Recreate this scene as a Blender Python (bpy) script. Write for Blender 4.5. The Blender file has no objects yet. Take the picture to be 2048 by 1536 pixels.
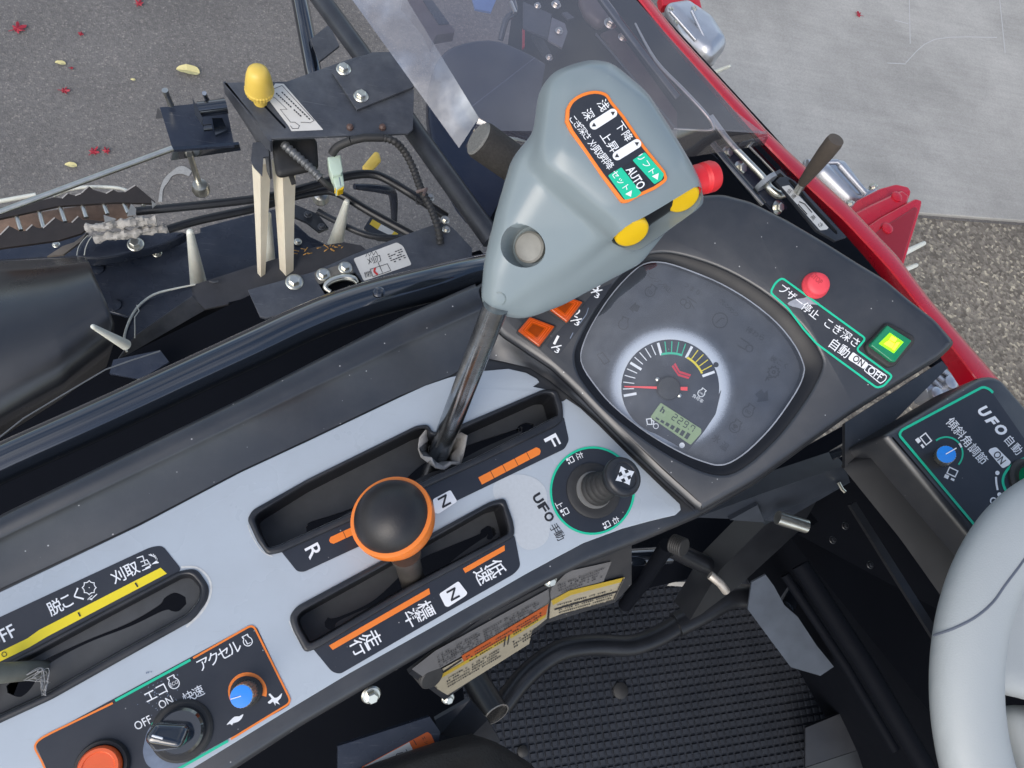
import bpy, bmesh, math, random
from math import sin, cos, pi, radians, sqrt, atan2
from mathutils import Vector as V, Matrix
from mathutils.geometry import tessellate_polygon
from mathutils.bvhtree import BVHTree
random.seed(7)
SC = bpy.context.scene
COL = SC.collection

# ------------------------------------------------------------------ camera
CAM_POS = V((0, 0, 1.70))
FPX = 1539.0
RIGHT = V((.9708, 0, .2399)); UP = V((-.0810, .9413, .3278)); BACK = RIGHT.cross(UP)
RIGHT.normalize(); BACK.normalize(); UP = BACK.cross(RIGHT)
cd = bpy.data.cameras.new('camera'); cd.sensor_width = 36; cd.lens = FPX / 2048 * 36
cd.clip_start = .01; cd.clip_end = 500
cam = bpy.data.objects.new('camera', cd); COL.objects.link(cam)
cam.matrix_world = Matrix.Translation(CAM_POS) @ Matrix((RIGHT, UP, BACK)).transposed().to_4x4()
SC.camera = cam
# ------------------------------------------------------------------ sky, sun, exposure
SUN_EL, SUN_AZ = radians(42), radians(214)
wd = bpy.data.worlds.new('World'); SC.world = wd; wd.use_nodes = True
wn = wd.node_tree.nodes; wl = wd.node_tree.links
bgn = wn['Background']; sky = wn.new('ShaderNodeTexSky'); sky.sky_type = 'NISHITA'; sky.sun_disc = False
sky.sun_elevation = SUN_EL; sky.sun_rotation = SUN_AZ; sky.dust_density = 1.6; sky.air_density = 1.0; sky.ozone_density = 1.0
# thin broken cloud added to the unseen sky, varying reflections in paint and glass
tcn = wn.new('ShaderNodeTexCoord'); cno = wn.new('ShaderNodeTexNoise'); cno.inputs['Scale'].default_value = 2.2; cno.inputs['Detail'].default_value = 7; cno.inputs['Roughness'].default_value = .55
cmr = wn.new('ShaderNodeMapRange'); cmr.inputs[1].default_value = .46; cmr.inputs[2].default_value = .66; cmr.inputs[3].default_value = 0; cmr.inputs[4].default_value = .85
chs = wn.new('ShaderNodeHueSaturation'); chs.inputs['Saturation'].default_value = .25; chs.inputs['Value'].default_value = 2.3; cmx = wn.new('ShaderNodeMix'); cmx.data_type = 'RGBA'
wl.new(tcn.outputs['Generated'], cno.inputs['Vector']); wl.new(cno.outputs['Fac'], cmr.inputs[0]); wl.new(cmr.outputs[0], cmx.inputs[0])
wl.new(sky.outputs[0], chs.inputs['Color']); wl.new(sky.outputs[0], cmx.inputs[6]); wl.new(chs.outputs[0], cmx.inputs[7])
wl.new(cmx.outputs[2], bgn.inputs[0]); bgn.inputs[1].default_value = .13
sl = bpy.data.lights.new('sun', 'SUN'); sl.energy = .95; sl.angle = radians(40); sl.color = (1, .92, .82)
sun = bpy.data.objects.new('sun', sl); COL.objects.link(sun)
sdir = V((sin(SUN_AZ) * cos(SUN_EL), cos(SUN_AZ) * cos(SUN_EL), sin(SUN_EL)))
sun.rotation_euler = sdir.to_track_quat('Z', 'Y').to_euler(); sun.location = (0, 0, 5)
SC.view_settings.view_transform = 'Standard'; SC.view_settings.look = 'None'
SC.view_settings.gamma = 1; SC.view_settings.use_curve_mapping = False
SC.view_settings.exposure = 0.45
SC.cycles.max_bounces = 8; SC.cycles.transparent_max_bounces = 12
SC.cycles.caustics_reflective = False; SC.cycles.caustics_refractive = False

# ------------------------------------------------------------------ planes and measured points
def ray(u, v): return (RIGHT * (u - 1024) + UP * (768 - v) - BACK * FPX)
class Pl:
    """A plane in the scene: o origin, a/b axes, n normal."""
    def __init__(s, o, a=V((1, 0, 0)), n=V((0, 0, 1))):
        s.o = V(o); s.n = V(n).normalized(); a = V(a); s.a = (a - s.n * a.dot(s.n)).normalized(); s.b = s.n.cross(s.a)
    def p3(s, u, v):
        r = ray(u, v); t = (s.o - CAM_POS).dot(s.n) / r.dot(s.n); return CAM_POS + r * t
    def hit(s, u, v):
        d = s.p3(u, v) - s.o; return (d.dot(s.a), d.dot(s.b))
    def to3(s, x, y, h=0): return s.o + s.a * x + s.b * y + s.n * h
    def up(s, h): return Pl(s.o + s.n * h, s.a, s.n)
def H(z): return Pl((0, 0, z))
def plane3(p0, p1, p2):
    n = (p1 - p0).cross(p2 - p0)
    if n.dot(CAM_POS - p0) < 0: n = -n
    return Pl(p0, p1 - p0, n)
def px(u, v, z):
    r = ray(u, v); return CAM_POS + r * ((z - CAM_POS.z) / r.z)
def pxm(u, v, z, n=1.0):            # metres covered by n pixels at that point
    return (px(u, v, z) - CAM_POS).length / sqrt((u-1024)**2 + (v-768)**2 + FPX**2) * n
Z0 = (0, 0, 1.0)
Z1, Z2, Z3, Z4 = (0, 0, 2.9257), (500, 0, 3.4133), (900, 80, 3.4133), (1300, 0, 2.738)
Z5, Z6, Z7, Z8 = (0, 450, 2.56), (900, 450, 3.4133), (1150, 500, 3.4127), (1500, 500, 3.737)
W1, W2, W3, W4 = (480, 720, 2.9257), (0, 1030, 2.9257), (560, 960, 3.4133), (1050, 850, 5.12)
W5, W6, W7, W8 = (1650, 740, 4.5176), (800, 1080, 3.3683), (1250, 930, 3.1354), (1448, 1036, 3.0717)
def q(z, x, y): return (z[0] + x / z[2], z[1] + y / z[2])
def P(z, s): return [q(z, *map(float, t.split(','))) for t in s.split()]
def rnd(pts, r, n=5):
    out = []; m = len(pts)
    for i in range(m):
        p0, p, p1 = V(pts[i-1]), V(pts[i]), V(pts[(i+1) % m])
        a = (p0 - p); b = (p1 - p); la, lb = a.length, b.length
        if la < 1e-6 or lb < 1e-6: continue
        d = min(r, la * .45, lb * .45); a = p + a / la * d; b = p + b / lb * d
        for k in range(n + 1):
            t = k / n; w = (1-t)**2 * a + 2 * t * (1-t) * p + t * t * b; out.append((w.x, w.y))
    return out
def cr(pts, closed=False, n=6):
    p = [V(x) for x in pts]; m = len(p); out = []
    rng = range(m if closed else m - 1)
    for i in rng:
        if closed: a, b, c, d = p[i-1], p[i], p[(i+1) % m], p[(i+2) % m]
        else: a, b, c, d = p[max(i-1, 0)], p[i], p[i+1], p[min(i+2, m-1)]
        for k in range(n):
            t = k / n
            out.append(.5 * ((2*b) + (c-a)*t + (2*a-5*b+4*c-d)*t*t + (3*b-a-3*c+d)*t**3))
    if not closed: out.append(p[-1])
    return [tuple(x) for x in out]
def resample(pts, n):
    p = [V(x) for x in pts]; L = [0]
    for a, b in zip(p, p[1:]): L.append(L[-1] + (b - a).length)
    out = []; j = 0
    for k in range(n):
        s = L[-1] * k / (n - 1)
        while j < len(p) - 2 and L[j+1] < s: j += 1
        d = L[j+1] - L[j]; t = 0 if d == 0 else (s - L[j]) / d
        out.append(tuple(p[j].lerp(p[j+1], t)))
    return out
def circ(c, r, n=32, ry=None, rot=0):
    ry = r if ry is None else ry; ca, sa = cos(radians(rot)), -sin(radians(rot)); o = []
    for k in range(n):
        a = 2*pi*k/n; x, y = r*cos(a), ry*sin(a); o.append((c[0] + x*ca - y*sa, c[1] + x*sa + y*ca))
    return o
def area(p): return sum(p[i-1][0]*p[i][1] - p[i][0]*p[i-1][1] for i in range(len(p))) / 2
def offset(p, d):                    # positive = to the left of travel (inward for ccw)
    n = len(p); out = []
    for i in range(n):
        a, b, c = V(p[i-1]), V(p[i]), V(p[(i+1) % n]); e, f = (b-a), (c-b)
        if e.length < 1e-9 or f.length < 1e-9: out.append(p[i]); continue
        e.normalize(); f.normalize(); n1, n2 = V((-e.y, e.x)), V((-f.y, f.x)); m = n1 + n2
        if m.length < .3: m = n1
        else: m = m / m.length / max(.5, m.normalized().dot(n1))
        w = b + m * d; out.append((w.x, w.y))
    return out

# ------------------------------------------------------------------ objects
def wloc(o):
    l = V((0, 0, 0))
    while o is not None: l += o.location; o = o.parent
    return l
def tag(o, label=None, cat=None, group=None, kind=None):
    for k, x in (('label', label), ('category', cat), ('group', group), ('kind', kind)):
        if x: o[k] = x
    return o
def thing(name, label, cat, loc=(0, 0, 0), group=None):
    o = bpy.data.objects.new(name, None); COL.objects.link(o); o.location = loc; o.empty_display_size = .02
    return tag(o, label, cat, group)
def mesh(name, vs, fs, mat, parent=None, smooth=35):
    vs = [V(x) for x in vs]
    if parent is None:
        o0 = V((sum(x.x for x in vs)/len(vs), sum(x.y for x in vs)/len(vs), min(x.z for x in vs)))
    else: o0 = wloc(parent)
    me = bpy.data.meshes.new(name); me.from_pydata([x - o0 for x in vs], [], fs); me.validate()
    me.materials.append(mat); fin(me, smooth)
    o = bpy.data.objects.new(name, me); COL.objects.link(o)
    if parent is None: o.location = o0
    else: o.parent = parent
    return o
def fin(me, smooth=35):
    bm = bmesh.new(); bm.from_mesh(me); bmesh.ops.remove_doubles(bm, verts=bm.verts, dist=1e-6)
    bmesh.ops.recalc_face_normals(bm, faces=bm.faces); bm.to_mesh(me); bm.free()
    if smooth:
        me.polygons.foreach_set('use_smooth', [True]*len(me.polygons)); me.set_sharp_from_angle(angle=radians(smooth))
    me.update()
class MB:
    def __init__(s): s.v = []; s.f = []
    def add(s, vs, fs):
        k = len(s.v); s.v += [V(x) for x in vs]; s.f += [tuple(i + k for i in f) for f in fs]; return s
    def build(s, name, mat, parent=None, smooth=35): return mesh(name, s.v, s.f, mat, parent, smooth)
def g_plate(outer, pl, th, holes=(), bev=0, hbev=0, raw=False):
    rings = []
    for i, r in enumerate([outer] + list(holes)):
        r2 = [tuple(x) for x in r] if raw else [pl.hit(*x) for x in r]
        if (area(r2) > 0) != (i == 0): r2 = r2[::-1]
        rings.append(r2)
    lev = []
    for i, r in enumerate(rings):
        b = bev if i == 0 else hbev
        if b: lev.append([(offset(r, b), 0), (offset(r, b*.55), -b*.1), (offset(r, b*.2), -b*.4), (r, -b), (r, -th)])
        else: lev.append([(r, 0), (r, -th)])
    vs = []; fs = []; tops = []; bots = []
    for L in lev:
        n = len(L[0][0]); base = len(vs)
        for pts, h in L: vs += [pl.to3(x, y, h) for x, y in pts]
        for k in range(len(L) - 1):
            for i in range(n):
                j = (i + 1) % n; fs.append((base+k*n+i, base+(k+1)*n+i, base+(k+1)*n+j, base+k*n+j))
        tops += [base + i for i in range(n)]; bots += [base + (len(L)-1)*n + i for i in range(n)]
    tri = tessellate_polygon([[V((x, y, 0)) for x, y in L[0][0]] for L in lev])
    for a, b, c in tri:
        fs.append((tops[a], tops[b], tops[c])); fs.append((bots[a], bots[c], bots[b]))
    return vs, fs
def plate(name, outer, pl, th, mat, parent=None, holes=(), bev=0, hbev=0, smooth=35):
    return mesh(name, *g_plate(outer, pl, th, holes, bev, hbev), mat, parent, smooth)
def g_flat(outer, pl, holes=()):
    rings = [[pl.hit(*x) for x in r] for r in [outer] + list(holes)]
    vs = [pl.to3(*x) for r in rings for x in r]
    tri = tessellate_polygon([[V((x, y, 0)) for x, y in r] for r in rings]); fs = []
    for t in tri:
        n = (vs[t[1]] - vs[t[0]]).cross(vs[t[2]] - vs[t[0]])
        fs.append(t if n.dot(pl.n) > 0 else t[::-1])
    return vs, fs
def flat(name, outer, pl, mat, parent=None, holes=()):
    return mesh0(name, *g_flat(outer, pl, holes), mat, parent)
def mesh0(name, vs, fs, mat, parent):          # flat print: keep winding
    o0 = wloc(parent) if parent else sum((V(x) for x in vs), V()) / len(vs)
    me = bpy.data.meshes.new(name); me.from_pydata([V(x) - o0 for x in vs], [], fs); me.materials.append(mat)
    o = bpy.data.objects.new(name, me); COL.objects.link(o)
    if parent: o.parent = parent
    else: o.location = o0
    return o
def g_stroke(pts, w, pl, closed=False):
    p = [V(x) for x in pts]; n = len(p); L = []; R = []
    for i in range(n):
        a = p[i-1] if (closed or i) else p[i]; c = p[(i+1) % n] if (closed or i < n-1) else p[i]; b = p[i]
        e = (b - a) if (b-a).length > 1e-9 else (c - b); f = (c - b) if (c-b).length > 1e-9 else e
        e = e.normalized(); f = f.normalized(); m = V((-e.y-f.y, e.x+f.x))
        m = V((-e.y, e.x)) if m.length < .3 else m.normalized() / max(.6, m.normalized().dot(V((-e.y, e.x))))
        L.append(b + m*w/2); R.append(b - m*w/2)
    vs = [pl.p3(*x) for x in L + R]; fs = []
    for i in range(n if closed else n-1):
        j = (i+1) % n; f = (i, j, n+j, n+i); nn = (vs[f[1]]-vs[f[0]]).cross(vs[f[3]]-vs[f[0]])
        fs.append(f if nn.dot(pl.n) > 0 else f[::-1])
    return vs, fs
def stroke(name, pts, w, pl, mat, parent=None, closed=False):
    return mesh0(name, *g_stroke(pts, w, pl, closed), mat, parent)
def strokes(name, lst, w, pl, mat, parent):    # one symbol drawn with several lines
    m = MB()
    for pts in lst:
        c = pts[0] == pts[-1] and len(pts) > 2
        m.add(*g_stroke(pts[:-1] if c else pts, w, pl, c))
    return mesh0(name, m.v, m.f, mat, parent)
_glyph = {}
def glyphs(s, bold=0, shear=0):
    k = (s, bold, shear)
    if k not in _glyph:
        cu = bpy.data.curves.new('t', 'FONT'); cu.body = s; cu.offset = bold; cu.shear = shear; cu.resolution_u = 3
        o = bpy.data.objects.new('t', cu); COL.objects.link(o)
        me = bpy.data.meshes.new_from_object(o.evaluated_get(bpy.context.evaluated_depsgraph_get()))
        _glyph[k] = ([v.co.copy() for v in me.vertices], [tuple(f.vertices) for f in me.polygons])
        bpy.data.objects.remove(o); bpy.data.meshes.remove(me)
    return _glyph[k]
def g_text(s, c, ang, w, h, pl, bold=.0, shear=0):
    vs, fs = glyphs(s, bold, shear)
    if not vs: return [], []
    x0, x1 = min(v.x for v in vs), max(v.x for v in vs); y0, y1 = min(v.y for v in vs), max(v.y for v in vs)
    a = radians(ang); e = V((cos(a), -sin(a))); u = V((-sin(a), -cos(a))); out = []
    for v in vs:
        d = V(c) + e * ((v.x-x0)/max(x1-x0, 1e-6) - .5) * w + u * ((v.y-y0)/max(y1-y0, 1e-6) - .5) * h; out.append(pl.p3(*d))
    return out, fs
def text(s, c, ang, w, h, pl, mat, parent, bold=.0, shear=0, name='lettering'):
    vs, fs = g_text(s, c, ang, w, h, pl, bold, shear); return mesh0(name, vs, fs, mat, parent)
def g_cjk(ch, c, ang, size, pl, bold=0):      # glyph placed in its own em cell
    rv, _ = glyphs('国'); x0, x1 = min(v.x for v in rv), max(v.x for v in rv); y0, y1 = min(v.y for v in rv), max(v.y for v in rv)
    vs, fs = glyphs(ch, bold); k = size / (x1-x0); a = radians(ang); e = V((cos(a), -sin(a))); u = V((-sin(a), -cos(a)))
    return [pl.p3(*(V(c) + e*(v.x-(x0+x1)/2)*k + u*(v.y-(y0+y1)/2)*k)) for v in vs], fs
def vtext(s, c0, c1, ang, size, pl, mat, parent, bold=0, name='lettering'):   # one glyph at a time from c0 to c1
    m = MB(); n = len(s)
    for i, ch in enumerate(s):
        t = i/(n-1) if n > 1 else 0; c = (c0[0]+(c1[0]-c0[0])*t, c0[1]+(c1[1]-c0[1])*t)
        m.add(*(g_text(ch, c, ang, size, size, pl, bold) if ch.isascii() else g_cjk(ch, c, ang, size, pl, bold)))
    return mesh0(name, m.v, m.f, mat, parent)
def frame_at(d):
    d = d.normalized(); a = V((0, 0, 1)) if abs(d.z) < .9 else V((1, 0, 0)); x = d.cross(a).normalized(); return x, d.cross(x)
def g_tube(pts, r, n=14, caps=True, closed=False):
    p = [V(x) for x in pts]; m = len(p); rr = r if isinstance(r, (list, tuple)) else [r]*m
    vs = []; fs = []; x = None
    for i in range(m):
        d = (p[(i+1) % m] if closed or i < m-1 else p[i]) - (p[i-1] if closed or i else p[i]); d.normalize()
        if x is None: x, _ = frame_at(d)
        x = (x - d * x.dot(d)).normalized(); y = d.cross(x)
        vs += [p[i] + (x*cos(2*pi*k/n) + y*sin(2*pi*k/n)) * rr[i] for k in range(n)]
    for i in range(m if closed else m-1):
        i2 = (i+1) % m
        for k in range(n): fs.append((i*n+k, i*n+(k+1) % n, i2*n+(k+1) % n, i2*n+k))
    if caps and not closed: fs.append(tuple(range(n-1, -1, -1))); fs.append(tuple((m-1)*n+k for k in range(n)))
    return vs, fs
def tube(name, pts, r, mat, parent=None, n=14, smooth=40, curve=0):
    if curve: pts = cr(pts, n=curve)
    return mesh(name, *g_tube(pts, r, n), mat, parent, smooth)
def zpts(lst): return [px(u, v, z) for u, v, z in lst]
def g_lathe(prof, base, axis=V((0, 0, 1)), n=28, knurl=0, kn=0):
    base = V(base); axis = V(axis).normalized(); x, y = frame_at(axis); vs = []; fs = []
    for r, h in prof:
        for k in range(n):
            rr = r * (1 + (knurl if (k % 2) else 0)) if knurl and r > 1e-5 else r
            vs.append(base + axis*h + (x*cos(2*pi*k/n) + y*sin(2*pi*k/n))*rr)
    for i in range(len(prof)-1):
        for k in range(n): fs.append((i*n+k, i*n+(k+1) % n, (i+1)*n+(k+1) % n, (i+1)*n+k))
    fs.append(tuple(range(n-1, -1, -1))); fs.append(tuple((len(prof)-1)*n+k for k in range(n)))
    return vs, fs
def lathe(name, prof, base, mat, parent=None, axis=V((0, 0, 1)), n=28, smooth=35, knurl=0):
    return mesh(name, *g_lathe(prof, base, axis, n, knurl), mat, parent, smooth)
def g_bolt(c, ax, r):
    r *= .68; ax = V(ax).normalized(); m = MB(); m.add(*g_lathe([(r*1.45, 0), (r*1.5, r*.15), (r*1.3, r*.35), (r*.9, r*.4)], c, ax, 20))
    m.add(*g_lathe([(r, r*.3), (r, r*1.05), (r*.8, r*1.2), (r*.1, r*1.2)], c, ax, 6)); return m
def bolt(c, r, mat, parent, ax=V((0, 0, 1)), name='bolt'):
    m = g_bolt(V(c), ax, r); return m.build(name, mat, parent, 25)
def g_sheet(p3, th):
    p = [V(x) for x in p3]; n = len(p); nn = V()
    for i in range(n): nn += p[i-1].cross(p[i])
    nn.normalize()
    if nn.dot(CAM_POS - p[0]) < 0: nn = -nn
    x, y = frame_at(nn); pl = Pl(p[0], x, nn)
    q2 = [((v - p[0]).dot(pl.a), (v - p[0]).dot(pl.b)) for v in p]
    tri = tessellate_polygon([[V((a, b, 0)) for a, b in q2]])
    vs = p + [v - nn*th for v in p]; fs = []
    for t in tri: fs += [tuple(t), (t[0]+n, t[2]+n, t[1]+n)]
    for i in range(n): j = (i+1) % n; fs.append((i, j, n+j, n+i))
    return vs, fs
def sheet(name, p3, th, mat, parent=None, smooth=30): return mesh(name, *g_sheet(p3, th), mat, parent, smooth)
def g_loft(lines, n=24, closed=False):
    rows = []
    for l in lines:
        rows.append([V(x) for x in resample(l, n)])
    vs = [x for r in rows for x in r]; fs = []
    for i in range(len(rows)-1):
        for k in range(n-1): fs.append((i*n+k, i*n+k+1, (i+1)*n+k+1, (i+1)*n+k))
    return vs, fs
def loft(name, lines, mat, parent=None, n=24, smooth=60, th=.003):
    vs, fs = g_loft(lines, n); o = mesh(name, vs, fs, mat, parent, smooth)
    me = o.data; nz = sum((p.normal.z * p.area for p in me.polygons))
    if nz < 0: me.flip_normals()
    if th: solid(o, th)
    return o
def solid(o, th):
    m = o.modifiers.new('s', 'SOLIDIFY'); m.thickness = th; m.offset = -1; bake(o)
def bake(o):
    bpy.context.view_layer.update()
    me = bpy.data.meshes.new_from_object(o.evaluated_get(bpy.context.evaluated_depsgraph_get()))
    old = o.data; o.modifiers.clear(); o.data = me; me.name = old.name; bpy.data.meshes.remove(old)
def g_hull(sph, sub=2):
    bm = bmesh.new()
    for c, r in sph:
        bmesh.ops.create_icosphere(bm, subdivisions=sub, radius=r, matrix=Matrix.Translation(c))
    res = bmesh.ops.convex_hull(bm, input=bm.verts)
    bmesh.ops.delete(bm, geom=[g for g in res['geom_interior'] if isinstance(g, bmesh.types.BMVert)], context='VERTS')
    bm.verts.index_update(); vs = [v.co.copy() for v in bm.verts]; fs = [tuple(v.index for v in f.verts) for f in bm.faces]; bm.free()
    return vs, fs
def blend(name, hulls, mat, parent, vox=.0015, smooth=8, cut=(), fac=.5):
    m = MB()
    for h in hulls: m.add(*h)
    o = m.build(name, mat, parent, 0)
    r = o.modifiers.new('r', 'REMESH'); r.mode = 'VOXEL'; r.voxel_size = vox
    s = o.modifiers.new('s', 'SMOOTH'); s.iterations = smooth; s.factor = fac; bake(o)
    tmp = []
    for c in cut:
        t = mesh('t', *c, mat, None, 0); tmp.append(t)
        b = o.modifiers.new('b', 'BOOLEAN'); b.object = t; b.operation = 'DIFFERENCE'; b.solver = 'EXACT'
    if cut:
        bake(o)
        for t in tmp: bpy.data.objects.remove(t)
    o.data.polygons.foreach_set('use_smooth', [True]*len(o.data.polygons)); o.data.set_sharp_from_angle(angle=radians(80))
    if not o.data.materials: o.data.materials.append(mat)
    return o
def bvh(o):
    l = wloc(o); return BVHTree.FromPolygons([v.co + l for v in o.data.vertices], [tuple(p.vertices) for p in o.data.polygons])
def drape(tree, u, v, lift=0):
    d = ray(u, v).normalized(); h = tree.ray_cast(CAM_POS, d)
    if h[0] is None: return None
    n = h[1] if h[1].dot(d) < 0 else -h[1]
    return h[0] + n * lift
def sph(*l): return [(px(u, v, z), r) for u, v, z, r in l]
# ------------------------------------------------------------------ materials
def S(r, g, b):                      # sRGB 0-255 -> linear
    f = lambda c: (c/255/12.92) if c/255 <= .04045 else ((c/255+.055)/1.055)**2.4
    return (f(r), f(g), f(b), 1)
def nd(t, ty, **k):
    n = t.nodes.new(ty)
    for a, b in k.items():
        if a.startswith('i_'): n.inputs[a[2:].replace('_', ' ')].default_value = b
        else: setattr(n, a, b)
    return n
def pm(name, col, rough=.45, metal=0, var=.15, vscale=60, bump=0, bscale=600, specks=0, spscale=260, dust=0, dcol=(.35, .33, .3, 1), coat=0, spec=.5,
       scr=0, rvar=.1, trans=0, emit=None, estr=0, sss=0):
    m = bpy.data.materials.new(name); m.use_nodes = True; t = m.node_tree; b = t.nodes['Principled BSDF']; L = t.links.new
    g = nd(t, 'ShaderNodeNewGeometry'); c = col if len(col) == 4 else (*col, 1)
    n1 = nd(t, 'ShaderNodeTexNoise', i_Scale=vscale, i_Detail=5.0, i_Roughness=.6); L(g.outputs['Position'], n1.inputs['Vector'])
    mx = nd(t, 'ShaderNodeMix', data_type='RGBA'); mx.inputs[6].default_value = tuple(x*(1-var) for x in c[:3]) + (1,)
    mx.inputs[7].default_value = tuple(min(1, x*(1+var)) for x in c[:3]) + (1,); L(n1.outputs['Fac'], mx.inputs[0]); out = mx.outputs[2]
    def over(fac, colr):
        nonlocal out
        k = nd(t, 'ShaderNodeMix', data_type='RGBA'); L(fac, k.inputs[0]); L(out, k.inputs[6]); k.inputs[7].default_value = colr; out = k.outputs[2]
    def ramp(src, a, bb, hi):
        r = nd(t, 'ShaderNodeMapRange'); r.inputs[1].default_value = a; r.inputs[2].default_value = bb; r.inputs[3].default_value = 0; r.inputs[4].default_value = hi
        L(src, r.inputs[0]); return r.outputs[0]
    if dust:
        n2 = nd(t, 'ShaderNodeTexNoise', i_Scale=22.0, i_Detail=8.0, i_Roughness=.7); L(g.outputs['Position'], n2.inputs['Vector']); over(ramp(n2.outputs['Fac'], .42, .75, dust), dcol)
    if scr:
        mp = nd(t, 'ShaderNodeMapping'); mp.inputs['Rotation'].default_value = (.3, .2, .7); mp.inputs['Scale'].default_value = (40, 700, 200); L(g.outputs['Position'], mp.inputs[0])
        n3 = nd(t, 'ShaderNodeTexNoise', i_Scale=1.0, i_Detail=3.0); L(mp.outputs[0], n3.inputs['Vector']); over(ramp(n3.outputs['Fac'], .66, .72, scr), dcol)
    if specks:
        vo = nd(t, 'ShaderNodeTexVoronoi', i_Scale=spscale, i_Randomness=1.0); L(g.outputs['Position'], vo.inputs['Vector'])
        s1 = ramp(vo.outputs['Distance'], .16, .10, 1.0); s2 = nd(t, 'ShaderNodeSeparateColor'); L(vo.outputs['Color'], s2.inputs[0])
        s3 = ramp(s2.outputs[0], 1-specks, 1-specks+.02, .75); mu = nd(t, 'ShaderNodeMath', operation='MULTIPLY'); L(s1, mu.inputs[0]); L(s3, mu.inputs[1]); over(mu.outputs[0], (.5, .5, .5, 1))
    L(out, b.inputs['Base Color'])
    rr = nd(t, 'ShaderNodeMapRange'); rr.inputs[3].default_value = max(0.02, rough-rvar); rr.inputs[4].default_value = min(1, rough+rvar)
    n4 = nd(t, 'ShaderNodeTexNoise', i_Scale=vscale*.6, i_Detail=6.0); L(g.outputs['Position'], n4.inputs['Vector']); L(n4.outputs['Fac'], rr.inputs[0]); L(rr.outputs[0], b.inputs['Roughness'])
    b.inputs['Metallic'].default_value = metal; b.inputs['Specular IOR Level'].default_value = spec
    if coat: b.inputs['Coat Weight'].default_value = coat; b.inputs['Coat Roughness'].default_value = .06
    if trans: b.inputs['Transmission Weight'].default_value = trans
    if sss: b.inputs['Subsurface Weight'].default_value = sss; b.inputs['Subsurface Radius'].default_value = (.01, .008, .006); b.inputs['Subsurface Scale'].default_value = .3
    if emit: b.inputs['Emission Color'].default_value = emit; b.inputs['Emission Strength'].default_value = estr
    if bump:
        n5 = nd(t, 'ShaderNodeTexNoise', i_Scale=bscale, i_Detail=3.0); L(g.outputs['Position'], n5.inputs['Vector'])
        bp = nd(t, 'ShaderNodeBump', i_Strength=bump, i_Distance=.001); L(n5.outputs['Fac'], bp.inputs['Height']); L(bp.outputs[0], b.inputs['Normal'])
    return m
M = {}
M['plastic'] = pm('dark_plastic', (.014, .0165, .022), .36, var=.2, bump=.10, bscale=2200, spec=1.0, specks=.07, dust=.06, rvar=.06)
M['slotwall'] = pm('slot_wall_plastic', (.008, .009, .012), .4, var=.2)
M['bezel'] = pm('bezel_plastic', (.006, .007, .010), .42, var=.2, spec=.35)
M['plastic2'] = pm('slot_plastic', (.013, .015, .020), .38, var=.2, bump=.08, bscale=1500, specks=.02, dust=.08)
M['white'] = pm('pale_faceplate', (.425, .475, .525), .28, var=.05, vscale=9, specks=.02, spscale=140, rvar=.10, dust=.16, scr=.10, dcol=(.27, .28, .29, 1))
M['residue'] = pm('sticker_residue', (.475, .505, .53), .5, var=.10, vscale=420, rvar=.1)
M['residue2'] = pm('glue_residue', (.56, .57, .56), .6, var=.3, vscale=300)
M['print'] = pm('dark_print', (.022, .026, .036), .32, var=.12, specks=.03, spscale=300, dust=.03, rvar=.05)
M['orange'] = pm('orange_print', S(236, 128, 48), .35, var=.05)
M['yellow'] = pm('yellow_print', S(232, 210, 40), .35, var=.05)
M['green'] = pm('green_print', S(30, 190, 150), .35, var=.05)
M['wprint'] = pm('white_print', (.80, .82, .84), .4, var=.04)
M['bprint'] = pm('black_print', (.02, .021, .026), .4, var=.1)
M['worn'] = pm('worn_print', (.17, .21, .28), .35, var=.35, vscale=150)
M['rubber'] = pm('black_rubber', (.020, .020, .021), .6, var=.3, vscale=80, dust=.10, dcol=(.16, .16, .15, 1), bump=.1)
M['gaiter'] = pm('slot_gaiter', (.050, .053, .057), .55, var=.35, vscale=90, dust=.18, dcol=(.09, .10, .11, 1), rvar=.1)
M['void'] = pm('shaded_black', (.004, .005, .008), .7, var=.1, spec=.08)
M['tube'] = pm('gloss_black_paint', (.007, .010, .016), .11, var=.2, coat=1.0, spec=1.0, specks=.01, rvar=.04)
M['steel'] = pm('black_painted_steel', (.026, .030, .038), .36, var=.4, vscale=40, dust=.16, dcol=(.16, .17, .18, 1), scr=.18, rvar=.12)
M['steel2'] = pm('dusty_black_steel', (.050, .056, .070), .42, var=.4, vscale=60, dust=.30, dcol=(.20, .21, .22, 1), scr=.35, rvar=.12)
M['pipe'] = pm('dull_black_pipe', (.010, .011, .014), .34, var=.3, dust=.12, dcol=(.05, .055, .06, 1))
M['navy'] = pm('navy_black_paint', (.020, .027, .045), .27, var=.3, vscale=30, dust=.14, dcol=(.16, .17, .19, 1), scr=.32)
M['zinc'] = pm('zinc_plate', (.66, .65, .58), .32, metal=1, var=.25, vscale=120, rvar=.12)
M['chrome'] = pm('worn_chrome', (.40, .42, .44), .24, metal=1, var=.75, vscale=55, dust=.5, dcol=(.10, .09, .08, 1), rvar=.12, scr=.4)
M['rust'] = pm('rusty_iron', (.19, .125, .09), .8, var=.6, vscale=80, dust=.5, dcol=(.05, .035, .03, 1), bump=.4, bscale=300)
M['darkiron'] = pm('dark_iron', (.020, .016, .015), .6, var=.5, vscale=70, dust=.15, dcol=(.06, .04, .03, 1))
M['edge'] = pm('cut_steel_edge', (.55, .50, .44), .45, metal=.6, var=.3)
M['cream'] = pm('cream_plastic', S(226, 218, 198), .45, var=.08, dust=.15, dcol=(.35, .28, .18, 1), sss=.1)
M['tine'] = pm('white_plastic', S(222, 224, 214), .42, var=.08, dust=.25, dcol=(.36, .33, .26, 1), sss=.1)
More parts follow.
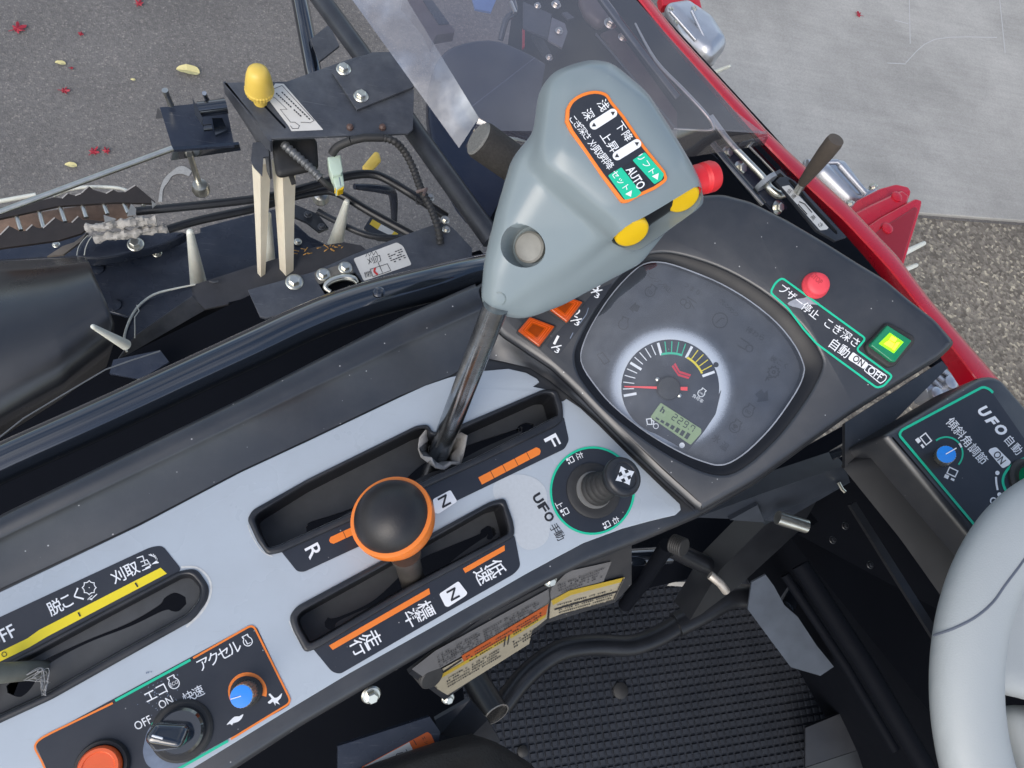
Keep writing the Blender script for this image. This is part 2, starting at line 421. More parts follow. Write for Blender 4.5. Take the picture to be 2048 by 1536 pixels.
M['grip'] = pm('grey_grip_plastic', S(126, 138, 142), .23, var=.04, vscale=25, bump=.03, bscale=1800, rvar=.04)
M['gripd'] = pm('grip_moulding', S(112, 124, 125), .3, var=.04)
M['wheel'] = pm('pale_grey_vinyl', S(162, 167, 168), .5, var=.03, vscale=25, bump=.16, bscale=900, rvar=.05)
M['seam'] = pm('seam_shadow_gap', S(90, 96, 108), .7)
M['ybtn'] = pm('yellow_button', S(226, 186, 22), .38, var=.05)
M['rbtn'] = pm('red_rubber', S(214, 40, 48), .45, var=.06)
M['stop'] = pm('faded_red_button', S(222, 70, 82), .5, var=.08, vscale=200)
M['stopd'] = pm('embossed_red', S(176, 52, 62), .6, var=.08)
M['yknob'] = pm('yellow_knob', S(228, 196, 92), .42, var=.06, sss=.1)
M['amber'] = pm('amber_lens', S(190, 76, 6), .18, var=.25, vscale=120, coat=.3)
M['amber2'] = pm('amber_lens_core', S(140, 56, 6), .2, var=.4, vscale=140)
M['obtn'] = pm('orange_button', S(226, 92, 38), .2, var=.1, coat=.5)
M['gbtn'] = pm('green_lens', S(8, 124, 84), .16, var=.1, coat=.5)
M['glow'] = pm('lit_green_lamp', S(120, 220, 20), .3, var=.2, vscale=300, emit=S(150, 235, 20), estr=.75)
M['glow2'] = pm('lit_yellow_lamp', S(230, 240, 60), .3, var=.2, vscale=300, emit=S(240, 240, 60), estr=1.0)
M['red'] = pm('red_paint', S(196, 16, 40), .28, var=.08, vscale=30, coat=.4, dust=.06, dcol=(.3, .2, .2, 1))
M['alu'] = pm('cast_aluminium', (.56, .57, .60), .42, metal=.85, var=.15, vscale=40, rvar=.1)
M['foam'] = pm('foam_rubber', (.030, .028, .026), .85, var=.6, vscale=420, bump=.7, bscale=700, dust=.2, dcol=(.12, .11, .09, 1))
M['grime'] = pm('weathered_grip', S(84, 76, 68), .75, var=.25, vscale=200, bump=.3, bscale=500)
M['mat'] = pm('ribbed_rubber', (.028, .032, .041), .40, var=.25, vscale=30, dust=.12, dcol=(.10, .10, .11, 1))
M['leather'] = pm('black_leather', (.022, .020, .020), .5, var=.2, bump=.6, bscale=420)
M['lcd'] = pm('lcd_glass', S(140, 160, 118), .3, var=.04)
M['lcdk'] = pm('lcd_segment', (.02, .03, .025), .4)
M['blue'] = pm('blue_cap', S(0, 128, 226), .4, var=.04)
M['silver'] = pm('silver_knob', (.62, .60, .55), .3, metal=.9, var=.2, vscale=200)
M['sticker'] = pm('white_sticker', S(214, 212, 206), .4, var=.06, dust=.2, dcol=(.4, .37, .3, 1))
M['greysticker'] = pm('grey_sticker', S(104, 104, 106), .45, var=.15, dust=.3, dcol=(.08, .075, .065, 1))  # this and the next three: console shade darkened into the colour, plus dirt
M['dirtyshade_sticker'] = pm('shaded_dirty_sticker', S(160, 152, 132), .45, var=.15, dust=.35, dcol=(.16, .14, .11, 1))
M['dirtyshade_orange'] = pm('shaded_dirty_orange', S(176, 84, 34), .45, var=.15, dust=.25, dcol=(.16, .10, .06, 1))
M['dirtyshade_yellow'] = pm('shaded_dirty_yellow', S(176, 150, 50), .45, var=.15, dust=.25, dcol=(.16, .13, .06, 1))
M['sidewall'] = pm('shaded_console_side', (.009, .010, .013), .5, var=.2, spec=.3, specks=.03)  # darker copy of the console plastic; the unlit side's shade is in its colour
M['worange'] = pm('warning_orange', S(226, 104, 36), .4, var=.06)
M['wyellow'] = pm('warning_yellow', S(222, 190, 60), .4, var=.06)
M['wred'] = pm('warning_red', S(200, 50, 50), .4, var=.06)
M['pale'] = pm('pale_green_plastic', S(196, 214, 196), .35, var=.06, sss=.15)
M['foil'] = pm('dusty_tape', (.34, .325, .30), .6, var=.45, vscale=120, metal=.0, bump=.6, bscale=160)
M['needle'] = pm('needle_red', S(230, 66, 70), .4, emit=S(230, 60, 60), estr=.12)
M['dialred'] = pm('emblem_red', S(206, 28, 56), .4)
M['dimicon'] = pm('unlit_icon', (.012, .013, .016), .4)
M['leafr'] = pm('red_maple_leaf', S(160, 40, 56), .55, var=.4, vscale=90)
M['leafy'] = pm('yellow_leaf', S(206, 196, 140), .55, var=.35, vscale=90)
M['olive'] = pm('olive_paint', S(104, 100, 70), .5, var=.2, dust=.2)
M['bluestk'] = pm('blue_grey_plate', (.024, .030, .042), .4, var=.3, dust=.15, dcol=(.09, .10, .12, 1))
M['brown'] = pm('brown_cover', (.09, .07, .075), .35, var=.2, vscale=20, dust=.15)
def clear(name, tint, gloss_tint=(1, 1, 1, 1), ior=1.5, rough=.03, base=0.0, wav=0, amp=.05, nsc=60.0, haze=0):
    m = bpy.data.materials.new(name); m.use_nodes = True; t = m.node_tree; t.nodes.clear(); L = t.links.new
    o = nd(t, 'ShaderNodeOutputMaterial'); mx = nd(t, 'ShaderNodeMixShader'); tr = nd(t, 'ShaderNodeBsdfTransparent'); gl = nd(t, 'ShaderNodeBsdfGlossy')
    tr.inputs[0].default_value = tint; gl.inputs[0].default_value = gloss_tint; gl.inputs['Roughness'].default_value = rough
    lw0 = nd(t, 'ShaderNodeLayerWeight'); lw0.inputs[0].default_value = .5; pw = nd(t, 'ShaderNodeMath', operation='POWER'); L(lw0.outputs['Facing'], pw.inputs[0]); pw.inputs[1].default_value = 4.0; f0 = ((ior-1)/(ior+1))**2
    lw = nd(t, 'ShaderNodeMapRange'); L(pw.outputs[0], lw.inputs[0]); lw.inputs[3].default_value = f0; lw.inputs[4].default_value = 1.0; g = nd(t, 'ShaderNodeNewGeometry')
    n = nd(t, 'ShaderNodeTexNoise', i_Scale=nsc, i_Detail=6.0); L(g.outputs['Position'], n.inputs['Vector'])
    a = nd(t, 'ShaderNodeMapRange'); a.inputs[1].default_value = .45; a.inputs[2].default_value = .8; a.inputs[3].default_value = base; a.inputs[4].default_value = base + amp
    L(n.outputs['Fac'], a.inputs[0]); ad = nd(t, 'ShaderNodeMath', operation='ADD'); L(lw.outputs[0], ad.inputs[0]); L(a.outputs[0], ad.inputs[1])
    if wav:
        nb = nd(t, 'ShaderNodeTexNoise', i_Scale=14.0, i_Detail=3.0); L(g.outputs['Position'], nb.inputs['Vector']); bq = nd(t, 'ShaderNodeBump', i_Strength=wav, i_Distance=.01); L(nb.outputs['Fac'], bq.inputs['Height']); L(bq.outputs[0], gl.inputs['Normal'])
    L(ad.outputs[0], mx.inputs[0]); L(tr.outputs[0], mx.inputs[1]); L(gl.outputs[0], mx.inputs[2])
    if haze:
        df = nd(t, 'ShaderNodeBsdfDiffuse'); df.inputs[0].default_value = (.5, .48, .5, 1); m2 = nd(t, 'ShaderNodeMixShader'); m2.inputs[0].default_value = haze; L(mx.outputs[0], m2.inputs[1]); L(df.outputs[0], m2.inputs[2]); mx = m2
    L(mx.outputs[0], o.inputs[0]); return m
M['lens'] = clear('clear_acrylic', (.92, .94, .96, 1), ior=1.6, rough=.01, base=.045)
M['smoke'] = clear('smoky_acrylic', (.66, .62, .68, 1), ior=1.6, rough=.04, base=.08, amp=.08, nsc=9.0, haze=.09)
M['smokerim'] = clear('bright_acrylic_edge', (.50, .49, .55, 1), (.95, .90, .84, 1), ior=1.7, rough=.10, base=.16, wav=.12, amp=.55, nsc=16.0, haze=.16)  # patchy glare and its warm tint are set in the edge material
def ground_mat(name, cols, scale, bump, patch, stain=None, fine=.25):
    m = bpy.data.materials.new(name); m.use_nodes = True; t = m.node_tree; b = t.nodes['Principled BSDF']; L = t.links.new
    g = nd(t, 'ShaderNodeNewGeometry'); vo = nd(t, 'ShaderNodeTexVoronoi', i_Scale=scale); L(g.outputs['Position'], vo.inputs['Vector'])
    sc = nd(t, 'ShaderNodeSeparateColor'); L(vo.outputs['Color'], sc.inputs[0]); r = nd(t, 'ShaderNodeValToRGB'); e = r.color_ramp.elements
    e[0].position = 0; e[0].color = cols[0]; e[1].position = 1; e[1].color = cols[-1]
    for i, c in enumerate(cols[1:-1]): k = e.new((i+1)/(len(cols)-1) * 1.18); k.color = c
    L(sc.outputs[0], r.inputs[0])
    n = nd(t, 'ShaderNodeTexNoise', i_Scale=2.6, i_Detail=9.0, i_Roughness=.68); L(g.outputs['Position'], n.inputs['Vector'])
    mr = nd(t, 'ShaderNodeMapRange'); mr.inputs[1].default_value = .3; mr.inputs[2].default_value = .75; mr.inputs[3].default_value = 1 - patch; mr.inputs[4].default_value = 1 + patch; L(n.outputs['Fac'], mr.inputs[0])
    mu = nd(t, 'ShaderNodeMix', data_type='RGBA', blend_type='MULTIPLY'); mu.inputs[0].default_value = 1; L(r.outputs[0], mu.inputs[6]); L(mr.outputs[0], mu.inputs[7]); out = mu.outputs[2]
    n2 = nd(t, 'ShaderNodeTexNoise', i_Scale=scale*.35, i_Detail=9.0, i_Roughness=.7); L(g.outputs['Position'], n2.inputs['Vector'])
    m2 = nd(t, 'ShaderNodeMapRange'); m2.inputs[1].default_value = .3; m2.inputs[2].default_value = .7; m2.inputs[3].default_value = 1-fine; m2.inputs[4].default_value = 1+fine; L(n2.outputs['Fac'], m2.inputs[0])
    mv = nd(t, 'ShaderNodeMix', data_type='RGBA', blend_type='MULTIPLY'); mv.inputs[0].default_value = 1; L(out, mv.inputs[6]); L(m2.outputs[0], mv.inputs[7]); out = mv.outputs[2]
    if stain:
        mp = nd(t, 'ShaderNodeMapping'); mp.inputs['Rotation'].default_value = (0, 0, -.16); mp.inputs['Scale'].default_value = (3, 60, 1); L(g.outputs['Position'], mp.inputs[0])
        n3 = nd(t, 'ShaderNodeTexNoise', i_Scale=1.0, i_Detail=6.0, i_Roughness=.65); L(mp.outputs[0], n3.inputs['Vector'])
        m3 = nd(t, 'ShaderNodeMapRange'); m3.inputs[1].default_value = .35; m3.inputs[2].default_value = .65; m3.inputs[3].default_value = .95; m3.inputs[4].default_value = 1.05; L(n3.outputs['Fac'], m3.inputs[0])
        mw = nd(t, 'ShaderNodeMix', data_type='RGBA', blend_type='MULTIPLY'); mw.inputs[0].default_value = 1; L(out, mw.inputs[6]); L(m3.outputs[0], mw.inputs[7]); out = mw.outputs[2]
    L(out, b.inputs['Base Color']); b.inputs['Roughness'].default_value = .85
    bp = nd(t, 'ShaderNodeBump', i_Strength=bump, i_Distance=.004); L(vo.outputs['Distance'], bp.inputs['Height']); L(bp.outputs[0], b.inputs['Normal'])
    return m
M['asphalt'] = ground_mat('asphalt', [(.135, .128, .124, 1), (.145, .138, .133, 1), (.155, .147, .14, 1), (.17, .16, .15, 1), (.25, .23, .21, 1)], 260, .3, .20)
M['concrete'] = ground_mat('brushed_concrete', [(.345, .335, .31, 1), (.36, .35, .325, 1), (.375, .36, .335, 1), (.39, .375, .345, 1)], 420, .08, .24, True, .12)
M['aggregate'] = ground_mat('exposed_aggregate', [(.11, .092, .072, 1), (.15, .13, .105, 1), (.19, .165, .135, 1), (.26, .23, .18, 1), (.48, .42, .31, 1)], 120, .6, .18)
# ------------------------------------------------------------------ ground
def struct(name, vs, fs, mat, label=None):
    o = mesh(name, vs, fs, mat, None, 0); o['kind'] = 'structure'
    if label: o['label'] = label
    return o
struct('ground', [(-60, -60, 0), (60, -60, 0), (60, 60, 0), (-60, 60, 0)], [(0, 1, 2, 3)], M['asphalt'], 'grey asphalt yard under the machine')
e0, e1 = px(1838, 430, 0), px(2048, 446, 0); ex = (e1 - e0).normalized(); ey = V((-ex.y, ex.x, 0))
mid = px(1380, 120, 0)
def G(x, y, z): w = e0 + ex*x + ey*y; return (w.x, w.y, z)
xl = (mid - e0).dot(ex)
struct('aggregate_pavement', [G(xl, -30, .004), G(40, -30, .004), G(40, -.012, .004), G(xl, -.012, .004)], [(0, 1, 2, 3)], M['aggregate'], 'brown exposed aggregate paving beside the red frame')
vs, fs = g_plate([(xl, 0), (40, 0), (40, 40), (xl, 40)], Pl(e0 + V((0, 0, .012)), ex), .012, bev=.004, raw=True)
struct('concrete_pavement', vs, fs, M['concrete'], 'pale brushed concrete slab')
m = MB()
for s in ("1420,0 1425,240", "1915,0 1945,290", "1300,345 1400,350", "1400,345 1560,215 1900,205", "1340,110 1415,130"):
    m.add(*g_stroke(cr(P(Z4, s), n=4), 1.6, H(.0128)))
o = mesh0('chalk_scratches', m.v, m.f, pm('chalk', (.48, .48, .48), .8), None); o['kind'] = 'structure'
def maple(c, r, rot, z):
    pts = []
    lob = [(0, 1.0), (52, .82), (-52, .82), (104, .6), (-104, .6), (150, .38), (-150, .38)]
    lob.sort()
    for i, (a, l) in enumerate(lob):
        a2 = lob[(i+1) % len(lob)][0] + (360 if i == len(lob)-1 else 0)
        for da, k in ((-20, .55), (-13, .78), (0, 1), (13, .78), (20, .55)): pts.append((a+da, l*k*r))
        pts.append(((a+a2)/2, .34*r))
    vs = [V(c)]; b = wl0 = px(*c[:2], z) if len(c) == 2 else V(c)
    vs = [b + V((0, 0, .006))]
    for a, l in pts:
        t = radians(a + rot); curl = random.uniform(.2, .45)
        vs.append(b + V((cos(t)*l, sin(t)*l, .002 + l*curl*abs(sin(t*1.5+rot)))))
    n = len(pts); fs = [(0, 1+i, 1+(i+1) % n) for i in range(n)]
    t = radians(180 + rot); k = len(vs); d = V((cos(t), sin(t), 0)); s = V((-d.y, d.x, 0)) * .0012
    vs += [b + s + V((0, 0, .004)), b - s + V((0, 0, .004)), b + d*r*.8 - s + V((0, 0, .006)), b + d*r*.8 + s + V((0, 0, .006))]; fs.append((k, k+1, k+2, k+3))
    return vs, fs
LV = [((35, 60), .034, 40, 'r', 'largest crumpled red maple leaf on asphalt, far from the machine'),
      ((128, 183), .021, 10, 'r', 'small red maple leaf on asphalt straight above the feed chain'),
      ((278, 10), .022, 80, 'r', 'red maple leaf cut by the top photo edge, on asphalt'),
      ((163, 70), .014, 150, 'r', 'tiny folded red leaf right of the largest maple leaf on asphalt'),
      ((187, 306), .024, 60, 'r', 'dull red maple leaf on asphalt, first of two side by side above the zinc rod'),
      ((214, 304), .018, 120, 'r', 'pale pink leaf on asphalt, second of two side by side above the zinc rod'),
      ((1717, 31), .027, 160, 'r', 'single red maple leaf lying on the concrete slab'),
      ((143, 138), .009, 30, 'r', 'tiny red leaf scrap on asphalt below a cream scrap')]
for c, r, rot, k, lab in LV:
    vs, fs = maple(c, r*.72, rot, .0125 if c[0] > 1400 else .001)
    o = mesh('maple_leaf', vs, fs, M['leafr'], None, 20); tag(o, lab, 'leaf', 'fallen maple leaves')
for c, r, lab in (((376, 143), .028, 'curled pale yellow oval leaf on asphalt left of the yellow knob'),
                  ((142, 331), .013, 'small tan leaf on asphalt just above the zinc rod'),
                  ((121, 127), .012, 'cream leaf scrap on asphalt above a tiny red scrap'),
                  ((266, 160), .006, 'tiny bright yellow leaf scrap on open asphalt')):
    b = px(*c, .002); n = 18; vs = [b + V((0, 0, .004))]
    for i in range(n):
        a = 2*pi*i/n; vs.append(b + V((cos(a)*r*1.0, sin(a)*r*.5*(1+.3*cos(a)), .001 + .3*r*abs(sin(a))*random.uniform(.8, 1.2))))
    o = mesh('fallen_leaf', vs, [(0, 1+i, 1+(i+1) % n) for i in range(n)], M['leafy'], None, 20); tag(o, lab, 'leaf', 'fallen yellow leaves')
# ------------------------------------------------------------------ control console
ZP = 1.150
HP = H(ZP)
con = thing('control_console', 'dark plastic control console with pale faceplate and three lever slots', 'console', px(700, 1100, 1.0))
S1o = rnd(P(W1, "40,930 70,875 400,690 1035,378 1105,372 1128,420 1255,390 1780,166 1860,168 1893,260 1897,345 1860,382 1400,603 240,1125 160,1140 100,1060"), 9)
S1i = rnd(P(W1, "84,928 110,893 400,715 1040,398 1098,392 1115,440 1240,428 1770,192 1832,192 1862,290 1862,322 1400,560 225,1083 165,1100 110,1000"), 8)
S2o = rnd(P(W3, "62,930 110,862 600,598 1440,142 1540,118 1600,290 1607,375 1560,410 900,765 260,1148 170,1180 85,1020"), 10)
S2i = rnd(P(W3, "116,938 150,895 600,648 1440,178 1515,162 1560,320 1562,362 1500,398 900,712 270,1085 200,1118 130,1000"), 8)
S3o = rnd(P(W2, "-500,1130 0,880 600,560 1050,322 1150,310 1225,420 1215,500 1130,615 700,855 300,1080 0,1217 -500,1470"), 14)
S3i = rnd(P(W2, "-480,1150 0,915 600,592 1060,350 1120,350 1178,420 1170,490 1100,580 700,800 270,1045 0,1170 -480,1410"), 14)
body_out = rnd([(-150, 1112), (0, 1030), (480, 798), (800, 634), (950, 568), (1100, 482), (1250, 415), (1391, 387), (1446, 383), (1504, 398), (1577, 435), (1650, 478), (1720, 522), (1775, 555),
            (1821, 594), (1875, 636), (1918, 685), (1888, 714), (1705, 828), (1600, 905), (1515, 968), (1403, 1033), (1300, 1077), (1180, 1124), (1080, 1174), (960, 1240), (860, 1302), (600, 1455), (420, 1572), (200, 1700), (-150, 1700)], 14, 4)
plate('body', body_out, H(1.1475), .05, M['plastic'], con, holes=[S1i, S2i, S3i], bev=.007)
white = [(-150, 1262), (0, 1184), (281, 1050), (480, 945), (620, 880), (800, 794), (850, 771), (900, 754), (960, 742), (1017, 737), (1052, 745), (1074, 757), (1079, 764), (1066, 773), (1090, 778), (1110, 783), (1121, 802), (1126, 802), (1133, 797),
         (1160, 815), (1198, 850), (1255, 907), (1320, 970), (1360, 1008), (1362, 1020), (1351, 1030), (1300, 1042), (1245, 1057), (1167, 1086), (1109, 1117), (1050, 1149), (1000, 1178), (860, 1257), (700, 1346), (560, 1430), (380, 1540), (200, 1650), (-150, 1650)]
fp = plate('faceplate', white, HP, .0022, M['white'], con, holes=[S1i, S2i, S3i], bev=.0006)
fp['label'] = 'pale blue-grey faceplate'
# raised lip along the outer side
def L3(pts, z): return [px(u, v, z) for u, v in pts]
Lo = [(-150, 1112), (0, 1030), (480, 798), (800, 634), (950, 568)]
Li = [(-150, 1160), (0, 1078), (480, 848), (800, 694), (970, 618)]
Lf = [(-150, 1250), (0, 1178), (281, 1046), (480, 942), (620, 877), (800, 791), (900, 752), (985, 700)]
def sh(l, d): return [(u + d*.42, v + d*.9) for u, v in l]
loft('lip', [L3(Lo, 1.10), L3(Lo, 1.160), L3(sh(Lo, 3), 1.166), L3(sh(Lo, 8), 1.168), L3(sh(Li, -6), 1.168), L3(Li, 1.166), L3(sh(Li, 14), 1.161), L3(sh(Lf, -14), 1.1515), L3(Lf, 1.149)], M['plastic'], con, n=40, th=0)
# instrument pod
ZQ = 1.164
_p0, _p1 = px(972, 632, ZQ), px(1388, 1016, ZQ); _a = (_p1 - _p0).normalized(); _d = V((-_a.y, _a.x, 0))
if _d.dot(px(1700, 500, ZQ) - _p0) < 0: _d = -_d
TILT = radians(22)
HQ = Pl(_p0, _a, V((0, 0, 1))*cos(TILT) - _d*sin(TILT))      # the instrument face leans towards the seat
def LQ(pts, h): return [HQ.up(h).p3(*x) for x in pts]
bez_o = cr(P(Z7, "0,720 30,620 110,460 220,290 330,160 440,60 520,28 640,22 820,62 1040,145 1260,270 1440,410 1590,570 1680,720 1690,800 1640,920 1560,1050 1420,1240 1240,1420 1090,1520 980,1535 860,1505 700,1430 520,1320 340,1190 190,1060 80,930 20,830"), True, 3)
lens_o = cr(P(Z7, "38,730 60,630 120,500 230,330 340,200 440,112 510,85 570,82 660,98 820,155 1000,232 1200,352 1380,500 1500,650 1558,775 1562,840 1530,930 1450,1060 1330,1220 1180,1370 1060,1450 980,1468 900,1452 750,1395 550,1285 380,1165 230,1035 120,900 60,810"), True, 3)
pod_in = [(972, 632), (1000, 672), (1050, 705), (1100, 738), (1150, 785), (1195, 832), (1250, 888), (1320, 955), (1388, 1016)]
pod_out = [(1391, 389), (1446, 385), (1504, 400), (1577, 437), (1650, 480), (1720, 524), (1775, 557), (1821, 596), (1875, 638), (1914, 685), (1884, 714), (1705, 826), (1600, 902), (1515, 963), (1403, 1026)]
pod = rnd([(955, 572), (1100, 485), (1250, 418)] + pod_out + pod_in[::-1], 12, 4)
plate('instrument_housing', pod, HQ, .05, M['plastic'], con, holes=[bez_o], bev=.006, hbev=.0025)
foot = [(970, 716), (1010, 724), (1060, 736), (1095, 758), (1131, 786), (1198, 842), (1255, 900), (1335, 975), (1392, 1024)]
loft('housing_shoulder', [LQ(pod_in, -.0030), LQ([(a*.7+c*.3, b*.7+d*.3) for (a, b), (c, d) in zip(pod_in, foot)], -.0050), L3([(a*.25+c*.75, b*.25+d*.75) for (a, b), (c, d) in zip(pod_in, foot)], 1.1515), L3(foot, 1.1488)], M['plastic'], con, n=40, th=0)
# slots: raised frame, walls, rubber gaiter with slit
def slot(So, Si, depth, gait, slit, frame_h=.0028):
    f = plate('slot_frame', So, H(ZP + frame_h), .0045, M['plastic2'], con, holes=[Si], bev=.0022, hbev=.0016)
    wi = [HP.hit(*x) for x in Si]
    if area(wi) < 0: wi = wi[::-1]
    lo = offset(wi, .0015); n = len(wi)
    vs = [V((*x, ZP + .001)) for x in wi] + [V((*x, ZP - depth)) for x in lo]
    mesh('slot_wall', vs, [(i, (i+1) % n, n+(i+1) % n, n+i) for i in range(n)], M['slotwall'], f, 40)
    g = MB(); z = H(ZP - depth); big = offset(wi, -.004)
    rings = [big] + [[z.hit(*x) for x in s] for s in slit]
    vs, fs = g_plate(rings[0], z, .002, holes=rings[1:], raw=True); g.add(vs, fs); g.build('gaiter', M['gaiter'], f, 30)
    return f
def slitpath(pts, ws):               # widened line
    L, R = [], []
    p = cr(pts, n=6); w = [x[0] for x in cr([(a, 0) for a in ws], n=6)]
    for i in range(len(p)):
        d = (V(p[min(i+1, len(p)-1)]) - V(p[max(i-1, 0)])).normalized(); nn = V((-d.y, d.x)); L.append(tuple(V(p[i]) + nn*w[i]/2)); R.append(tuple(V(p[i]) - nn*w[i]/2))
    return L + R[::-1]
sl1 = slitpath(P(W1, "388,985 430,975 640,880 900,760 1080,640 1200,590 1400,500 1620,415 1640,402 1680,398 1720,392"), [8, 22, 5, 6, 22, 26, 16, 8, 14, 22, 10])
sl2 = slitpath(P(W3, "306,985 345,978 400,948 640,840 880,700 1010,600 1180,490 1370,385 1395,365 1432,358 1472,350"), [10, 27, 8, 10, 44, 46, 26, 12, 20, 28, 10])
sl3 = slitpath(P(W2, "40,1020 105,1008 160,985 260,870 500,745 760,640 940,545 985,520 1035,508 1088,500"), [14, 40, 24, 12, 6, 8, 14, 30, 38, 14])
slot(S1o, S1i, .026, None, [sl1]); slot(S2o, S2i, .022, None, [sl2]); slot(S3o, S3i, .007, None, [sl3], .002)
# gaiter tray inside the deep slots
for pts, z in ((P(W1, "315,960 340,925 1690,330 1735,330 1775,400 1770,420 400,1025 330,1030"), ZP-.0245), (P(W3, "245,945 265,915 1400,262 1460,252 1520,345 1500,372 310,1065 275,1060"), ZP-.0205)):
    pass
# printed fields
D1, D2, D3 = HP.up(.0003), HP.up(.0006), HP.up(.0009)
flat('printed_field', rnd(P(W1, "225,1100 335,1238 375,1240 1130,890 1900,520 1925,470 1895,330 1400,590"), 6), D1, M['print'], con)
flat('printed_field', rnd(P(W3, "215,1140 355,1310 410,1325 1100,925 1600,640 1642,590 1620,470 1600,370 900,755"), 8), D1, M['print'], con)
flat('printed_field', rnd(P(W2, "-300,735 0,597 880,188 950,178 1065,322 600,580 0,890 -300,1050"), 10), D1, M['print'], con)
acc = rnd(P(W2, "208,1345 240,1305 1450,652 1500,652 1697,1070 1697,1110 1650,1140 1000,1492 640,1720 420,1800"), 9)
flat('printed_field', acc, D1, M['print'], con)
for z_, s_, w_ in ((W2, '1060,305 1150,308 1215,360 1236,430 1215,510 1170,580 1090,655', 4.5), (W1, '45,965 70,1030 130,1120 190,1150', 2.2), (W3, '62,960 90,1030 150,1130 200,1170', 2.2)):
    stroke('glue_residue', cr(P(z_, s_), n=4), w_, D1.up(-.0001), M['residue2'], con)
# orange travel arrows
def arrow_bar(a, b, n, w, tip, pl):
    a, b = V(a), V(b); d = (b-a); L = d.length; d.normalize(); nn = V((-d.y, d.x)); s = L/n
    for i in range(n):
        p0 = a + d*(s*i + (1.2 if i else 0)); p1 = a + d*(s*(i+1))
        if tip and i == n-1: pts = [p0+nn*w/2, p1-d*5+nn*w/2, p1+nn*w*.18, p1-nn*w*.18, p1-d*5-nn*w/2, p0-nn*w/2]
        else: pts = [p0+nn*w/2, p1+nn*w/2, p1-nn*w/2, p0-nn*w/2]
        flat('orange_bar', [tuple(x) for x in pts], pl, M['orange'], con)
arrow_bar(q(W1, 1405, 708), q(W1, 1756, 525), 5, 16, True, D2)
arrow_bar(q(W1, 790, 940), q(W1, 525, 1062), 3, 15, True, D2)
flat('orange_bar', P(W3, "1248,605 1265,635 1535,482 1533,445"), D2, M['orange'], con)
flat('orange_bar', P(W3, "335,1130 360,1160 1025,778 1018,738"), D2, M['orange'], con)
flat('yellow_bar', P(W2, "-200,905 0,800 160,722 230,672 940,308 976,343 275,712 170,775 0,858 -200,962"), D2, M['yellow'], con)
for a, b in (("457,570 470,592"), ("791,398 806,420")) if False else (((457, 570), (470, 594)), ((791, 397), (806, 421))):
    stroke('tick_mark', [q(W2, *a), q(W2, *b)], 3, D3, M['bprint'], con)
stroke('zero_mark', circ(q(W2, 24, 815), 4.6, 20), 1.4, D3, M['bprint'], con, True)
# lettering, machine-forward is up for these
A1 = -62
text('F', q(W1, 1828, 476), A1, 24, 27, D2, M['wprint'], con, .01)
text('R', q(W1, 432, 1118), A1, 25, 30, D2, M['wprint'], con, .01)
def nbox(z, pts, c):
    b = flat('neutral_box', rnd(P(z, pts), 4), D2, M['wprint'], con); text('N', c, -61, 22, 20, D3, M['bprint'], con, .012)
nbox(W1, "1128,815 1232,760 1272,828 1162,900 1140,895", q(W1, 1196, 826))
nbox(W3, "1086,778 1218,690 1280,770 1268,790 1150,866 1128,862", q(W3, 1182, 780))
def stack(z, s, c0, c1, ang, size): vtext(s, q(z, *c0), q(z, *c1), ang, size, D2, M['wprint'], con, .008)
stack(W3, '走行', (632, 1085), (540, 1140), -62, 30)
stack(W3, '標準', (992, 888), (905, 940), -62, 30)
stack(W3, '低速', (1475, 602), (1386, 652), -62, 29)
stack(W2, '脱こく', (322, 540), (458, 468), 27, 26)
stack(W2, '刈取', (694, 358), (770, 318), 27, 25)
text('OFF', q(W2, 5, 712), 28, 62, 27, D2, M['wprint'], con, .01)
# thresher gear and reaping symbols
gc = q(W2, 522, 425); g = []
for k in range(24):
    a = 2*pi*k/24; r = 11.5 if k % 3 else 14; g.append((gc[0]+cos(a)*r, gc[1]+sin(a)*r))
strokes('gear_symbol', [g + [g[0]], [(gc[0]-1, gc[1]), (gc[0]+1, gc[1])], P(W2, "568,462 540,488 512,495"), P(W2, "540,470 515,492 540,496")], 1.7, D2, M['wprint'], con)
strokes('reaper_symbol', [P(W2, "800,252 835,240 850,290 878,280"), P(W2, "822,275 860,262 882,296 850,312"), P(W2, "830,300 870,285"), P(W2, "832,325 880,305")], 2.0, D2, M['wprint'], con)
flat('reaper_point', P(W2, "885,290 915,265 905,230 930,280"), D2, M['wprint'], con)
strokes('ear_symbol', [P(W2, "870,232 905,245 925,275"), P(W2, "880,228 895,240"), P(W2, "895,228 908,246"), P(W2, "908,238 920,260")], 1.6, D2, M['wprint'], con)
